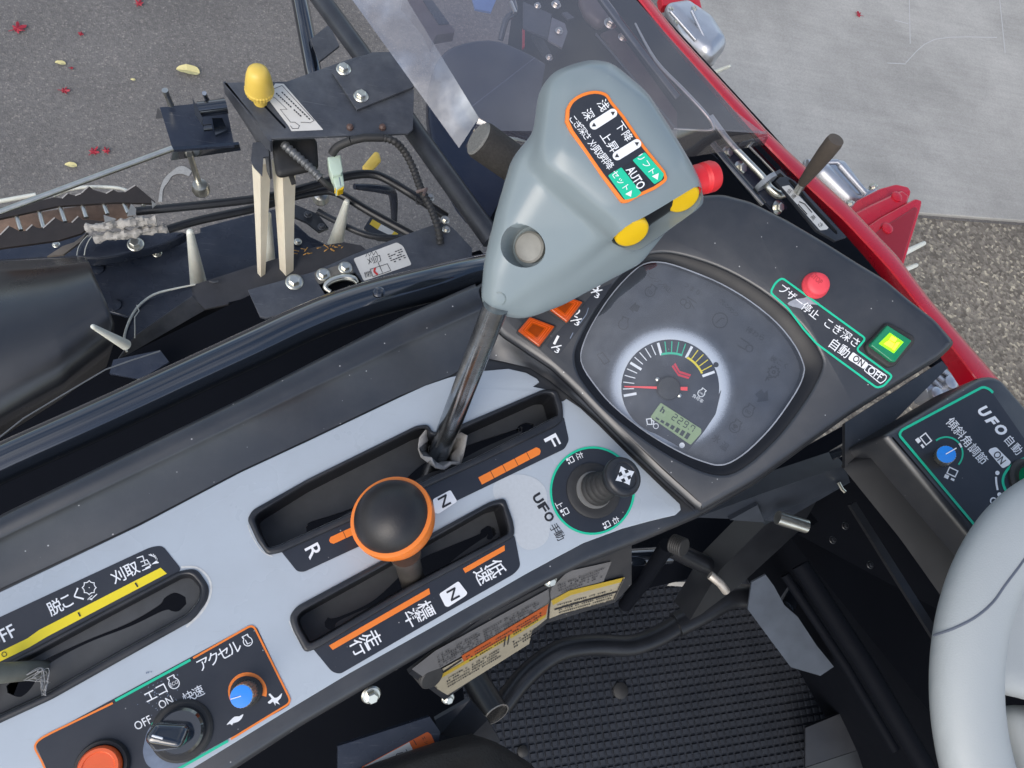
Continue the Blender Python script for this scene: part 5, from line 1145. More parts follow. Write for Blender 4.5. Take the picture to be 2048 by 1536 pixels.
# body panels; the void sheets are added black, standing for shade in the gaps
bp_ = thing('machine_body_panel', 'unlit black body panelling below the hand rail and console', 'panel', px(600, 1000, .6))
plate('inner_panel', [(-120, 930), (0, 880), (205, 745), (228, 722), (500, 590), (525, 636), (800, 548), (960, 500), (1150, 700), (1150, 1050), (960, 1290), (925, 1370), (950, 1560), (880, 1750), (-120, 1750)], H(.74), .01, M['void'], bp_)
sheet('pod_shade_sheet', zpts([(1100, 1080, .86), (1400, 1010, .86), (1690, 850, .86), (1745, 900, .86), (1690, 1010, .86), (1500, 1130, .86), (1150, 1210, .86)]), .01, M['void'], bp_)
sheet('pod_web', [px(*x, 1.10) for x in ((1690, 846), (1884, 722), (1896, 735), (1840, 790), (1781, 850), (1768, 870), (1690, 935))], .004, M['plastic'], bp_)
sheet('front_shade_sheet', zpts([(1290, -10, .84), (1540, 262, .84), (1700, 440, .84), (1930, 700, .84), (1890, 740, .84), (1700, 640, .84), (1400, 520, .84), (1150, 560, .84), (960, 470, .84), (1060, 300, .80), (1010, 130, .78), (1030, -10, .78)]), .01, M['void'], bp_)
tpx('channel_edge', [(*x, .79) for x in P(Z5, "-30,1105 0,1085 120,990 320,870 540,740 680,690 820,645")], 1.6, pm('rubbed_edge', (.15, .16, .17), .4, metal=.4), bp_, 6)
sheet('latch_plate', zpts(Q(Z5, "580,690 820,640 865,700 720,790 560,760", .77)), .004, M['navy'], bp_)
sheet('lower_shade_sheet', zpts([(120, 560, .56), (300, 650, .56), (340, 760, .56), (0, 920, .56), (-60, 700, .56)]), .01, M['void'], bp_)
# curved black sheet
cs = loft('rubber_apron', [L3(P(Z5, "-60,188 200,176 440,163"), .66), L3(P(Z5, "-60,250 220,225 455,190"), .72), L3(P(Z5, "-60,420 270,340 480,250"), .765), L3(P(Z5, "-60,640 300,520 545,400"), .775), L3(P(Z5, "-60,860 330,690 585,500"), .765), L3(P(Z5, "-60,1000 330,800 585,600"), .745), L3(P(Z5, "-60,1130 300,900 545,725"), .71)],
          pm('black_apron', (.010, .011, .014), .30, var=.3, vscale=25, spec=1.0, dust=.10, dcol=(.06, .065, .075, 1), scr=.10, rvar=.12), None, 26, 70, .004)
tag(cs, 'curved glossy black apron sheet beside the feed chain', 'sheet')
dk = thing('header_deck', 'navy-black scuffed deck plate with bolts under the white fingers', 'deck', px(400, 540, .55))
DZ = .61
plate('deck_plate', P(X1, "905,1000 960,935 1300,870 2048,690") + P(X2, "0,640 300,560 560,500 690,600 800,700 1000,800 700,900 0,1060") + P(X1, "1800,1330 1330,1560 1110,1500"), H(DZ), .006, M['navy'], dk, bev=.002)
plate('round_cover', cr(P(X1, "783,940 795,860 840,780 930,715 1300,700 1700,680 1900,690 1700,800 1200,930 960,960"), True, 3), H(DZ+.03), .02, M['navy'], dk, bev=.004)
stroke('cover_edge', cr(P(X1, "862,925 875,850 905,780 940,730"), n=4), 2.0, H(DZ+.0303), M['tine'], dk); stroke('cover_edge', cr(P(X1, "786,925 800,850 845,775 900,720"), n=4), 1.4, H(DZ+.0303), M['tine'], dk)
for c_, r_, z_ in (((1390, 815), .011, DZ+.03), ((1610, 905), .0065, DZ), ((575, 815), .005, DZ)): bolt(px(*q(X1, *c_), z_), r_, M['zinc'], dk)
for c_ in ((1005, 1065), (1180, 1440)): lathe('rivet', [(.0085, 0), (.0080, .0025), (.004, .0035), (.0003, .0036)], px(*q(X1, *c_), DZ), M['navy'], dk, n=18)
sheet('edge_strip', zpts(Q(X1, "480,935 640,830 760,790 890,690 830,780 650,915", .63)), .004, pm('dull_strip', (.16, .14, .12), .6, var=.4), dk)
plate('lower_plate', P(X1, "-60,800 600,760 900,690 800,930 480,940 -60,970"), H(.58), .005, M['navy'], dk)
gd = thing('finger_guard', 'dark guard panel with white plastic edging behind the hand rail', 'guard', px(400, 620, .6))
sheet('guard_plate', zpts(Q(Z5, "645,645 637,560 680,450 760,385 980,310 1000,355 700,560 620,690", .68)), .004, M['navy'], gd)
sheet('guard_plate', zpts(Q(Z5, "980,310 1300,207 1620,110 1760,88 1850,105 1900,150 1300,325 1285,380 1050,430 985,370", .68)), .004, pm('grey_guard', (.045, .047, .056), .38, var=.3, dust=.2, dcol=(.12, .12, .12, 1)), gd)
sheet('guard_fold', zpts([(*q(Z5, 985, 365), .685), (*q(Z5, 1050, 435), .67), (*q(Z5, 600, 695), .67), (*q(Z5, 690, 570), .685)]), .003, M['steel2'], gd)
sheet('guard_side', zpts([(*q(Z5, 600, 692), .67), (*q(Z5, 1050, 432), .67), (*q(Z5, 1285, 378), .69), (*q(Z5, 1370, 500), .60), (*q(Z5, 800, 760), .60)]), .003, M['void'], gd)
tpx('white_edging', [(*x, .684) for x in P(Z5, "650,650 637,600 640,555 665,485 710,415 790,355 900,325 1000,305")], [2, 2.6, 2.6, 2.6, 2.6, 2.4, 2, 1.4], M['tine'], gd, 8, 4)
tpx('cable_tie', [(*q(Z5, 700, 410), .70), (*q(Z5, 712, 440), .70), (*q(Z5, 690, 470), .70), (*q(Z5, 690, 580), .69)], 1.1, M['tine'], gd, 6)
tpx('guard_hook', [(*q(Z5, 1072, 288), .69), (*q(Z5, 1095, 296), .69), (*q(Z5, 1118, 290), .69)], 3.2, M['steel'], gd, 8)
m = MB(); random.seed(5)
for k in range(16):
    c_ = q(X2, random.uniform(700, 1060), 0); t_ = (c_[0] - 591)/99; v_ = 505 - t_*13 + random.uniform(-6, 6); a_ = random.uniform(-.6, .9); l_ = random.uniform(3, 11)
    m.add(*g_tube([px(c_[0] - cos(a_)*l_/2, v_ + sin(a_)*l_/2, .684), px(c_[0], v_, .688), px(c_[0] + cos(a_)*l_/2, v_ - sin(a_)*l_/2, .685)], .0007, 5))
o = m.build('straw', pm('dry_straw', S(196, 150, 84), .8, var=.3), gd, 60); o['kind'] = 'stuff'
# white fingers
def finger(tip, base, zt, zb, rt, rb, lab):
    tp, bs = px(*tip, zt), px(*base, zb); r0, r1 = pxm(*tip, zt, rt), pxm(*base, zb, rb); n = 9
    pts = [bs.lerp(tp, k/n) for k in range(n+1)]; rr = [r1 + (r0-r1)*k/n for k in range(n+1)]; d = (tp-bs).normalized()
    pts += [tp + d*r0*.5, tp + d*r0*.85]; rr += [r0*.82, r0*.4]
    o = mesh('crop_finger', *g_tube(pts, rr, 16), M['tine'], None, 50); tag(o, lab, 'finger', 'white plastic crop fingers')
finger((380, 464), (397, 566), .78, .61, 7, 16, 'white tapered crop finger standing alone on the navy deck')
finger(q(X2, 503, 540), q(X2, 512, 900), .76, .61, 4.6, 11, 'white tapered crop finger between the two hanging cream stakes')
finger(q(X2, 1072, 452), q(X2, 990, 760), .76, .61, 6.0, 15.5, 'white tapered crop finger below the pale green connector, leaning right')
finger((186, 653), (252, 690), .80, .74, 5.0, 11, 'white tapered crop finger lying sideways at the apron edge')
finger(q(Z4, 436, 362), q(Z4, 330, 405), .50, .46, 3.2, 5.5, 'white crop finger below the upper aluminium casting, over concrete')
finger(q(Z4, 1500, 1332), q(Z4, 1340, 1410), .50, .48, 4.4, 7, 'upper white crop finger beside the red gear case')
finger(q(Z4, 1458, 1452), q(Z4, 1330, 1505), .48, .46, 4.2, 6.5, 'lower white crop finger beside the red gear case')
# hanging cream stakes
def stake(top, bot, zt, zb, w0, w1, lab):
    a, b_ = px(*top, zt), px(*bot, zb); t_ = tag(mesh('hanging_stake', *g_tube([a, a.lerp(b_, .5), b_], [pxm(*top, zt, w0)*.72, pxm(*top, zt, (w0+w1)/2)*.72, pxm(*bot, zb, w1)*.72], 4), M['cream'], None, 20), lab, 'stake', 'cream plastic stakes'); return t_
stake(q(X2, 450, 150), q(X2, 449, 1062), .85, .66, 26, 9, 'cream tapered stake hanging from the bracket, the thinner one')
stake(q(X2, 612, 150), q(X2, 636, 1040), .835, .66, 33, 17, 'cream tapered stake hanging from the bracket, the thicker one')
# feed chain
fc = thing('feed_chain', 'rusty toothed feed chain with bright steel pins', 'chain', px(120, 430, .65))
plate('outer_plate', P(X1, "-60,560 300,482 600,418 900,400 1200,382 1545,392 1585,372 1500,300 1440,250 1385,205 1275,275 1215,280 1155,250 1085,292 960,255 910,215 835,285 765,312 690,290 635,342 560,330 300,390 0,440 -60,450"), H(.735), .004, M['darkiron'], fc)
plate('inner_plate', P(X1, "-60,780 0,717 90,625 130,640 200,680 265,675 330,610 370,640 440,650 560,538 600,560 660,590 735,590 800,525 850,562 905,560 1060,575 900,650 830,700 600,770 -60,860"), H(.735), .004, M['darkiron'], fc)
plate('roller_bed', P(X1, "-60,540 900,395 1330,380 1330,540 1000,570 700,600 -60,730"), H(.700), .02, M['rust'], fc, bev=.004)
for s_ in ("0,715 90,625", "265,672 330,610", "440,645 560,538", "735,588 800,525", "635,340 690,290", "770,312 830,290", "835,285 910,215", "1085,290 1155,250", "1275,275 1385,205"):
    stroke('tooth_edge', P(X1, s_), 2.6, H(.7356), M['edge'], fc)
for a_, b_ in (((155, 480), (215, 668)), ((388, 430), (448, 645)), ((604, 395), (668, 585)), ((826, 362), (885, 540)), ((1040, 342), (1102, 505)), ((1244, 338), (1312, 495)), ((1436, 352), (1475, 415))):
    tpx('pin', [(*q(X1, *a_), .73), (*q(X1, *b_), .73)], 4.2, M['zinc'], fc, 14)
tpx('white_rail', [(*x, .725) for x in P(X1, "-60,385 20,368 200,335 370,305")], 4.5, M['tine'], fc, 10); tpx('white_rail', [(*x, .725) for x in P(X1, "545,318 620,285 700,255 850,230 1000,225 1200,236 1320,270")], 3.6, M['tine'], fc, 10, 4)
# loose rods and hoses
tag(tpx('zinc_rod', [(-60, 447, .92), (0, 424, .92), (345, 297, .92)], 6.2, M['zinc'], None, 18), 'long straight zinc-plated rod over the feed chain', 'rod')
HZ = .78
h1 = tpx('black_hose', [(*q(X1, 1390, 475), HZ), (*q(X1, 2048, 412), HZ), (*q(X2, 400, 432), HZ), (*q(X2, 640, 385), HZ), (*q(X2, 900, 312), HZ), (*q(X2, 1090, 262), HZ), (*q(X2, 1250, 250), HZ), (*q(X2, 1370, 290), HZ), (*q(X2, 1560, 405), HZ), (*q(X2, 1800, 560), HZ-.02)], 8.6, M['pipe'], None, 16, 6); tag(h1, 'thick black pipe with a cut end, curving up past the pale connector', 'pipe')
h2 = tpx('black_hose', [(*q(X1, 1720, 660), HZ-.04), (*q(X1, 2048, 565), HZ-.04), (*q(X2, 400, 500), HZ-.04), (*q(X2, 640, 425), HZ-.04), (*q(X2, 850, 380), HZ-.04), (*q(X2, 1000, 385), HZ-.04), (*q(X2, 1250, 530), HZ-.04), (*q(X2, 1560, 700), HZ-.04)], 8.4, M['pipe'], None, 16, 6); tag(h2, 'black pipe below the cut-ended pipe, running behind the cream stakes', 'pipe')
h3 = tpx('black_hose', [(*q(X2, 860, 520), .66), (*q(X2, 950, 570), .66), (*q(X2, 1150, 670), .66), (*q(X2, 1300, 710), .66), (*q(X2, 1500, 715), .66)], 6.5, M['steel'], None, 14, 5); tag(h3, 'dull grey-black hose passing behind the leaning white finger', 'hose')
h4 = tpx('support_tube', [(*q(X2, 1130, 340), .72), (*q(X2, 1330, 360), .70), (*q(X2, 1410, 400), .68), (*q(X2, 1420, 600), .62)], [6, 9, 9, 6], M['navy'], None, 12, 4); tag(h4, 'bent navy-black strut dropping beside the conduit', 'strut')
lk = thing('link_joint', 'black link plates with a zinc ball joint near the cream stakes', 'link', px(630, 410, .6))
sheet('link_plate', zpts(Q(X2, "690,470 860,540 940,640 870,670 780,600 690,560", .64)), .006, M['steel'], lk)
lathe('ball_joint', [(.003, 0), (.010, .004), (.013, .012), (.010, .020), (.004, .024)], px(*q(X2, 882, 455), .66), M['zinc'], lk, n=20)
for c_ in ((790, 545), (890, 635)): bolt(px(*q(X2, *c_), .646), .006, M['steel2'], lk)
bolt(px(*q(X2, 715, 745), .615), .006, M['zinc'], lk)
ys = thing('caution_plate', 'small dark plate with yellow and white sticker far below the conduit', 'plate', px(760, 450, .4))
plate('plate_body', P(X2, "1200,640 1250,560 1500,690 1440,740 1300,730"), H(.50), .005, M['steel'], ys)
flat('yellow_sticker', P(X2, "1240,615 1262,580 1325,615 1300,655"), H(.5005), M['wyellow'], ys); flat('white_sticker', P(X2, "1300,655 1325,615 1420,668 1395,700"), H(.5005), M['sticker'], ys); flat('yellow_sticker', P(X2, "1395,700 1420,668 1450,685 1430,705"), H(.5005), M['wyellow'], ys)
ypad = tag(blend('yellow_pad', [g_hull([(px(*q(X2, a, b), .55), .006) for a, b in ((1210, 205), (1290, 110), (1300, 150), (1240, 215))])], M['yknob'], None, .002, 4), 'small yellow plastic pad behind the black pipe bend', 'pad')
# tape wrap
tw = thing('tape_wrap', 'crumpled grey dusty tape wrapped round two pipe ends', 'tape', px(250, 450, .7))
from mathutils import noise as mnoise
def crumple(pts, rpx, seed):
    random.seed(seed); p = resample(cr(zpts(pts), n=6), 40); r = pxm(*pts[0], rpx); vs, fs = g_tube(p, r, 16); c_ = [V(x) for x in p]
    vs = [v + (v - c_[i//16]) * (mnoise.noise(v*130 + V((seed, 0, 0)))*.9 + mnoise.noise(v*420)*.35) for i, v in enumerate(vs)]; return vs, fs
mesh('tape_roll', *crumple([(*q(X1, 890, 655), .775), (*q(X1, 1200, 600), .785), (*q(X1, 1600, 565), .785)], 8.5, 1), M['foil'], tw, 25)
mesh('tape_roll', *crumple([(*q(X1, 980, 745), .765), (*q(X1, 1300, 705), .775), (*q(X1, 1710, 645), .77)], 8.0, 2), M['foil'], tw, 25)
for s_ in ("1340,395 1395,450 1390,510 1300,520", "1060,510 1190,550 1075,590", "1550,360 1600,400 1560,440"): sheet('torn_flap', zpts([(*x, .79 + .006*i) for i, x in enumerate(P(X1, s_))]), .0012, M['foil'], tw)
ring_ = tag(mesh0('white_stain', *g_flat(slitpath(P(X1, "1640,380 1655,250 1700,160 1760,90 1860,50 1950,90"), [8, 6, 10, 8, 16, 12]), H(.002)), pm('dried_paint', (.32, .32, .31), .8, var=.35, vscale=200), None), 'chalky white stain on the asphalt', 'stain'); ring_['kind'] = 'structure'
# knob bracket
kb = thing('knob_bracket', 'folded black steel bracket with yellow knob and white sticker', 'bracket', px(600, 220, .8))
KZ = .92; KH = H(KZ)
top = [(446, 165), (573, 163), (700, 117), (745, 106), (800, 135), (828, 180), (826, 258), (816, 267), (539, 277), (536, 270)]
plate('top_plate', top, KH, .003, M['steel2'], kb, bev=.0006)
plate('side_flange', [(664, 143), (745, 104), (790, 103), (828, 173), (714, 219)], H(KZ+.0045), .003, M['steel2'], kb, bev=.0006)
def down(u, v, z0, z1): a = px(u, v, z0); return V((a.x, a.y, z1))
fl = P(Z1, "1305,480 1580,828")
e0_, e1_ = px(*fl[0], KZ), px(*fl[1], KZ)
def E(t_, h): w = e0_.lerp(e1_, t_); return V((w.x, w.y, KZ - h))
sheet('front_flange', [E(0, 0), E(1, 0), E(1, .020), E(.93, .022), E(.93, .085), E(.86, .075), E(.84, .03), E(.80, .03), E(.78, .048), E(.60, .035), E(.3, .026), E(0, .02)], .003, M['steel2'], kb)
sheet('hanger_tab', zpts(Q(X2, '372,150 385,20 505,0 505,118 462,125 455,258 392,192', .895)), .003, M['steel2'], kb)
ykb = px(521, 204, KZ)
lathe('knob_stem', [(.0078, 0), (.0078, .012), (.0090, .016)], ykb, M['yknob'], kb, n=24)
lathe('yellow_knob', [(.0088, .015), (.0158, .0170), (.0166, .0225), (.0156, .0245)], ykb, M['yknob'], kb, n=56, knurl=-.035, smooth=15)
lathe('knob_dome', [(.0156, .0243), (.0152, .031), (.0135, .043), (.0112, .051), (.0075, .0545), (.0005, .0550)], ykb, M['yknob'], kb, n=40, smooth=60)
stkp = P(Z1, "1565,575 1610,488 1660,490 1892,760 1705,768 1690,740")
flat('sticker', rnd(stkp, 2), KH.up(.0004), M['sticker'], kb)
sp_ = MB()
for i in range(3):
    for k in range(16 - i*2):
        if random.random() < .85:
            a0_, a1_ = V((1622 + i*-18, 512 + i*22)), V((1830 - i*42, 715 - i*10)); t0, t1 = k/16, (k+.75)/16
            if i < 2: sp_.add(*g_stroke([q(Z1, *a0_.lerp(a1_, t0)), q(Z1, *a0_.lerp(a1_, t1))], 2.4, KH.up(.0008)))
o = mesh0('small_print', sp_.v, sp_.f, M['bprint'], kb); o['kind'] = 'stuff'
strokes('print_rule', [P(Z1, "1600,520 1650,500 1838,705 1815,718 1760,715"), P(Z1, "1585,560 1612,575 1680,640 1640,640 1700,715 1725,715 1752,735 1745,752 1712,752 1698,735")], 1.0, KH.up(.0008), M['bprint'], kb)
stroke('slot_mark', P(Z1, "1540,610 1670,748"), 4, KH.up(.0004), M['void'], kb)
for c_, z_ in (((687, 139), KZ+.0045), ((722, 193), KZ+.0045)): bolt(px(*c_, z_), .0088, M['zinc'], kb)
for c_ in ((700, 250), (765, 250)): lathe('clip', [(.0042, 0), (.0042, .003), (.002, .0055)], px(c_[0], c_[1]+6, KZ), pm('brown_clip', (.10, .06, .05), .5), kb, n=10)
# actuator below the bracket
ac_ = thing('actuator_box', 'black actuator housing with a coiled conduit under the bracket', 'actuator', px(590, 330, .8))
blend('housing', [g_hull([(px(*q(X2, a, b), z), .006) for a, b in ((560, 30), (820, 20), (830, 190), (590, 240)) for z in (.89, .84)])], M['rubber'], ac_, .0025, 4)
sheet('tab', zpts([(*q(X2, 615, 150), .885), (*q(X2, 650, 140), .885), (*q(X2, 705, 320), .87), (*q(X2, 675, 330), .87)]), .004, M['rubber'], ac_)
cond('coiled_conduit', [(*q(X2, 610, 30), .905), (*q(X2, 700, 110), .905), (*q(X2, 800, 200), .90), (*q(X2, 880, 280), .895)], 9.5, pm('grey_coil', (.14, .145, .15), .4, metal=.4, var=.3), ac_, .0055)
tpx('wire_tail', [(*q(X2, 870, 275), .895), (*q(X2, 930, 330), .89), (*q(X2, 990, 372), .88)], 6, M['rubber'], ac_, 10, 4)
lt = thing('latch_arm', 'glossy black channel latch arm with zinc pins left of the bracket', 'latch', px(390, 270, .8))
sheet('channel_top', zpts(Q(Z1, "935,628 1130,608 1310,570 1345,720 1370,850 1012,878", .90)), .004, M['navy'], lt)
sheet('channel_lip', zpts([(*q(Z1, 1012, 878), .90), (*q(Z1, 1400, 845), .90), (*q(Z1, 1410, 880), .875), (*q(Z1, 1000, 940), .875)]), .003, M['tube'], lt)
sheet('channel_lip', zpts([(*q(Z1, 935, 628), .90), (*q(Z1, 960, 690), .90), (*q(Z1, 910, 695), .88), (*q(Z1, 922, 632), .88)]), .003, M['tube'], lt)
tpx('barrel', [(*q(Z1, 1160, 640), .925), (*q(Z1, 1325, 620), .925)], 15, M['tube'], lt, 20)
sheet('barrel_plate', zpts(Q(Z1, "1125,570 1185,690 1185,730 1140,660", .93)), .003, M['steel'], lt)
tpx('pin', [(*q(Z1, 965, 528), .93), (*q(Z1, 1000, 612), .905)], 6.2, M['zinc'], lt, 16)
tpx('pin', [(*q(Z1, 1110, 905), .89), (*q(Z1, 1160, 1060), .84)], 6.0, M['zinc'], lt, 16)
lathe('pin_nut', [(.010, 0), (.011, .006), (.0085, .014), (.003, .015)], px(*q(Z1, 1178, 1118), .825), M['zinc'], lt, n=12)
tpx('cross_pin', [(*q(Z1, 1190, 750), .915), (*q(Z1, 1240, 745), .915)], 7, M['tube'], lt, 14)
sheet('catch', zpts(Q(Z1, "1240,690 1300,690 1330,760 1260,790", .91)), .004, M['tube'], lt)
tpx('pin', [(*q(Z1, 1195, 545), .94), (*q(Z1, 1215, 590), .92)], 4.5, M['chrome'], lt, 12)
# main tubes
ta = thing('front_frame_tube', 'dark grey front frame tube running under the bolted bracket', 'tube', px(800, 250, .8))
tpx('tube', [(628, -20, .88), (720, 105, .885), (830, 265, .885), (985, 480, .885)], [19, 19.5, 20.5, 22], M['steel'], ta, 24)
for c_ in ((860, 395), (890, 440)): bolt(px(*c_, .905), .0055, M['zinc'], ta)
tb = tpx('upright_frame_tube', [(596, -20, .80), (626, 140, .80), (640, 200, .78)], 17, M['tube'], None, 20); tag(tb, 'black frame tube rising to the top edge left of the grey tube', 'tube')
gs = tag(sheet('gusset_plate', zpts(Q(Z2, "415,265 540,165 610,310 470,420", .83)), .004, M['steel2']), 'small dark gusset plate between the two frame tubes', 'plate')
wl3 = thing('wire_loom', 'ribbed black wire conduit with clip running down the frame tube', 'conduit', px(850, 380, .8))
cond('conduit', [(*q(Z2, 910, 940), .93), (*q(Z2, 985, 965), .93), (*q(Z2, 1050, 1030), .92), (*q(Z2, 1110, 1140), .91), (*q(Z2, 1170, 1300), .91), (*q(Z2, 1235, 1420), .91), (*q(Z2, 1285, 1560), .91), (*q(Z2, 1300, 1660), .90)], 8.2, M['rubber'], wl3, .0052)
tpx('tape_joint', [(*q(Z2, 690, 960), .925), (*q(Z2, 780, 940), .93), (*q(Z2, 910, 940), .93)], 8, M['rubber'], wl3, 12)
tpx('cable', [(*q(Z2, 560, 1050), .905), (*q(Z2, 600, 1000), .915), (*q(Z2, 690, 960), .925)], 8.5, M['rubber'], wl3, 12, 4)
tpx('clip', [(*q(Z2, 1140, 1310), .915), (*q(Z2, 1205, 1290), .925), (*q(Z2, 1185, 1330), .925)], 3.5, pm('brown_clip2', (.12, .09, .085), .5), wl3, 8); tpx('wire_loop', [(*q(Z2, 1135, 1340), .91), (*q(Z2, 1140, 1390), .91), (*q(Z2, 1190, 1385), .91)], 1.6, M['rubber'], wl3, 8, 4)
cn = thing('wire_connector', 'pale green two-pin plastic wire connector', 'connector', px(680, 340, .85))
plate('connector_body', rnd(P(X2, "932,122 1028,106 1046,222 1030,250 968,268 945,200"), 2), H(.905), .016, M['pale'], cn, bev=.0015); plate('connector_nose', rnd(P(X2, "962,240 1042,222 1058,330 998,366"), 2), H(.900), .014, M['pale'], cn, bev=.0015)
plate('yellow_insert', P(X2, "985,352 1056,322 1048,358 1010,374"), H(.8985), .010, M['ybtn'], cn); stroke('slot_mark', P(X2, "1012,240 1030,335"), 1.6, H(.9003), M['worn'], cn)
# latch bracket behind the rail
lb = thing('cutter_latch_bracket', 'dusty black bracket with chrome latch and cutter-bar sticker', 'bracket', px(700, 540, .8))
LZ = .90; LH = H(LZ)
plate('bracket_plate', P(X2, "350,1095 830,962 1130,832 1480,700 1780,592 1860,650 1990,790 1990,900 480,1303 438,1290"), LH, .004, M['steel2'], lb, bev=.0008, holes=[P(X2, "868,1055 905,1040 1135,968 1190,1040 915,1132")])
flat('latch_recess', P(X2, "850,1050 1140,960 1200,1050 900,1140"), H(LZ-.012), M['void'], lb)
flat('latch_base', rnd(P(X2, "835,970 1060,900 1120,940 1120,970 870,1055 845,1020"), 3), LH.up(.0006), pm('grimy_plate', (.16, .15, .13), .6, var=.5, vscale=120), lb)
tpx('latch_loop', [(*q(X2, 955, 1110), LZ+.003), (*q(X2, 915, 1075), LZ+.004), (*q(X2, 960, 1030), LZ+.005), (*q(X2, 1050, 1005), LZ+.005), (*q(X2, 1120, 1015), LZ+.005), (*q(X2, 1150, 1045), LZ+.003)], [4, 5, 6.5, 7, 7, 4], M['zinc'], lb, 12, 4)
for c_, r_ in (((690, 1040), .0095), ((902, 985), .0078), ((1062, 935), .0078), ((1800, 655), .005)): bolt(px(*q(X2, *c_), LZ), r_, M['zinc'], lb)
flat('sticker', rnd(P(X2, "1122,868 1440,748 1485,775 1548,912 1198,1032"), 4), LH.up(.0005), M['sticker'], lb)
LT = LH.up(.0009)
vtext('刈刃', q(X2, 1250, 882), q(X2, 1300, 868), 18, 13, LT, M['bprint'], lb); text('閉', q(X2, 1228, 982), 18, 12, 11, LT, M['bprint'], lb)
strokes('cutter_symbol', [P(X2, "1212,855 1225,822 1240,848 1255,815 1270,842 1285,812 1300,840"), P(X2, "1245,945 1265,1000 1395,955 1370,905 1245,945"), P(X2, "1300,890 1335,970")], 1.1, LT, M['bprint'], lb)
strokes('red_arrow', [cr(P(X2, "1282,935 1275,960 1300,985"), n=3)], 4, LT, M['wred'], lb)
sp_ = MB()
for i in range(5):
    for k in range(6):
        if random.random() < .85: a_ = q(X2, 1372 + k*18 + i*7, 838 - k*7 + i*15); sp_.add(*g_stroke([a_, (a_[0]+4, a_[1]-1.4)], 2, LT))
o = mesh0('small_print', sp_.v, sp_.f, M['bprint'], lb); o['kind'] = 'stuff'
# hood: smoky clear sheet with bent rim
hd = thing('clear_hood', 'smoky transparent plastic hood with bright bent edge', 'hood', px(1100, 150, .95))
HZ2 = 1.03
main = [(790, -40), (1236, -40), (1300, 30), (1380, 120), (1470, 222), (1530, 268), (1400, 258), (1200, 262), (1000, 262), (958, 236)]
mesh0('hood_sheet', *g_flat(main, H(HZ2)), M['smoke'], hd)
rimv = loft('bent_rim', [L3([(676, -40), (918, 296)], 1.000), L3([(700, -40), (928, 281)], 1.007), L3([(745, -40), (943, 258)], 1.018), L3([(790, -40), (958, 236)], HZ2)], M['smokerim'], hd, 10, 60, 0)
loft('front_rim', [L3([(958, 236), (1000, 262), (1200, 262), (1400, 258), (1534, 262)], HZ2), L3([(946, 262), (1000, 285), (1200, 290), (1400, 276), (1536, 276)], 1.020), L3([(930, 294), (1000, 320), (1200, 340), (1392, 312), (1528, 290)], .995)], M['smoke'], hd, 30, 60, 0)
tpx('edge_highlight', [(*q(X3, 1640, 240), .98), (*q(X3, 1850, 620), .985), (*q(Z4, 180, 490), .99), (*q(Z4, 300, 620), .99), (*q(Z4, 345, 690), .985), (*q(Z4, 320, 715), .98), (*q(Z4, 130, 705), .97)], [2, 3.2, 4, 4.5, 4, 3, 1.5], M['zinc'], hd, 10, 4)  # added zinc tube imitating the highlight line along the hood's bent edge
# under the hood
rc = thing('round_cutter_cover', 'large navy-black rounded cover seen through the clear hood', 'cover', px(1000, 230, .75))
plate('cover_top', cr([(872, 125), (908, 90), (980, 77), (1042, 97), (1110, 140), (1150, 220), (1150, 330), (1080, 420), (980, 450), (920, 410), (870, 300), (855, 200)], True, 3), H(.80), .02, pm('navy_cover', (.022, .030, .055), .22, var=.15, vscale=15, dust=.04, scr=.05), rc, bev=.006)
stroke('scratch_line', [(945, 212), (1070, 115)], 2.0, H(.8004), pm('scratch', (.10, .12, .17), .5), rc)
ub = thing('hood_hinge_bracket', 'zinc and grey hinge brackets under the clear hood', 'bracket', px(1090, 60, .85))
sheet('grey_band', zpts(Q(X3, "495,15 785,145 745,395 495,285", .90)), .003, M['steel2'], ub)
sheet('zinc_plate', zpts(Q(X3, "790,178 920,240 948,330 892,490 748,408", .915)), .003, pm('dull_zinc', (.24, .24, .25), .45, metal=.5, var=.3), ub)
bolt(px(*q(X3, 862, 318), .917), .0055, M['zinc'], ub)
tpx('hinge_rod', [(*q(X3, 395, 20), .90), (*q(X3, 400, 130), .90), (*q(X3, 320, 200), .895), (*q(X3, 262, 410), .88)], [6, 7.5, 6.5, 6], M['tube'], ub, 12, 4)
tpx('rod_clip', [(*q(X3, 365, 20), .915), (*q(X3, 415, 135), .915)], 4, M['zinc'], ub, 8)
sheet('red_strip', zpts(Q(X3, "488,290 512,288 508,485 486,492", .86)), .003, M['red'], ub)
sheet('dark_arm', zpts(Q(X3, "580,360 700,400 790,560 760,620 700,560", .88)), .004, M['steel'], ub)
for c_, r_ in (((830, 50), .007), ((760, 590), .005), ((640, 60), .005)): bolt(px(*q(X3, *c_), .90), r_, M['zinc'], ub)
sheet('grey_tab', zpts(Q(X3, "890,130 940,120 1020,180 955,200", .90)), .003, M['steel2'], ub)
rl = thing('inner_rail', 'brown-black inner side rail with two bolts under the hood', 'rail', px(1250, 150, .8))
sheet('rail_face', zpts(Q(X3, "1290,345 1420,285 1600,500 2070,1150 2070,1420 1900,1160", .90)), .004, M['brown'], rl)
tpx('rail_edge', [(*q(X3, 1235, 345), .905), (*q(X3, 1650, 830), .905), (*q(X3, 2070, 1330), .905)], 2.2, M['steel2'], rl, 8)
tpx('rail_bar', [(*q(X3, 1290, -20), .93), (*q(X3, 1620, 420), .93), (*q(X3, 2080, 1010), .93)], 9, M['tube'], rl, 14)
bolt(px(*q(X3, 1385, 245), .91), .0095, M['zinc'], rl); bolt(px(*q(X3, 1512, 385), .91), .007, M['zinc'], rl)
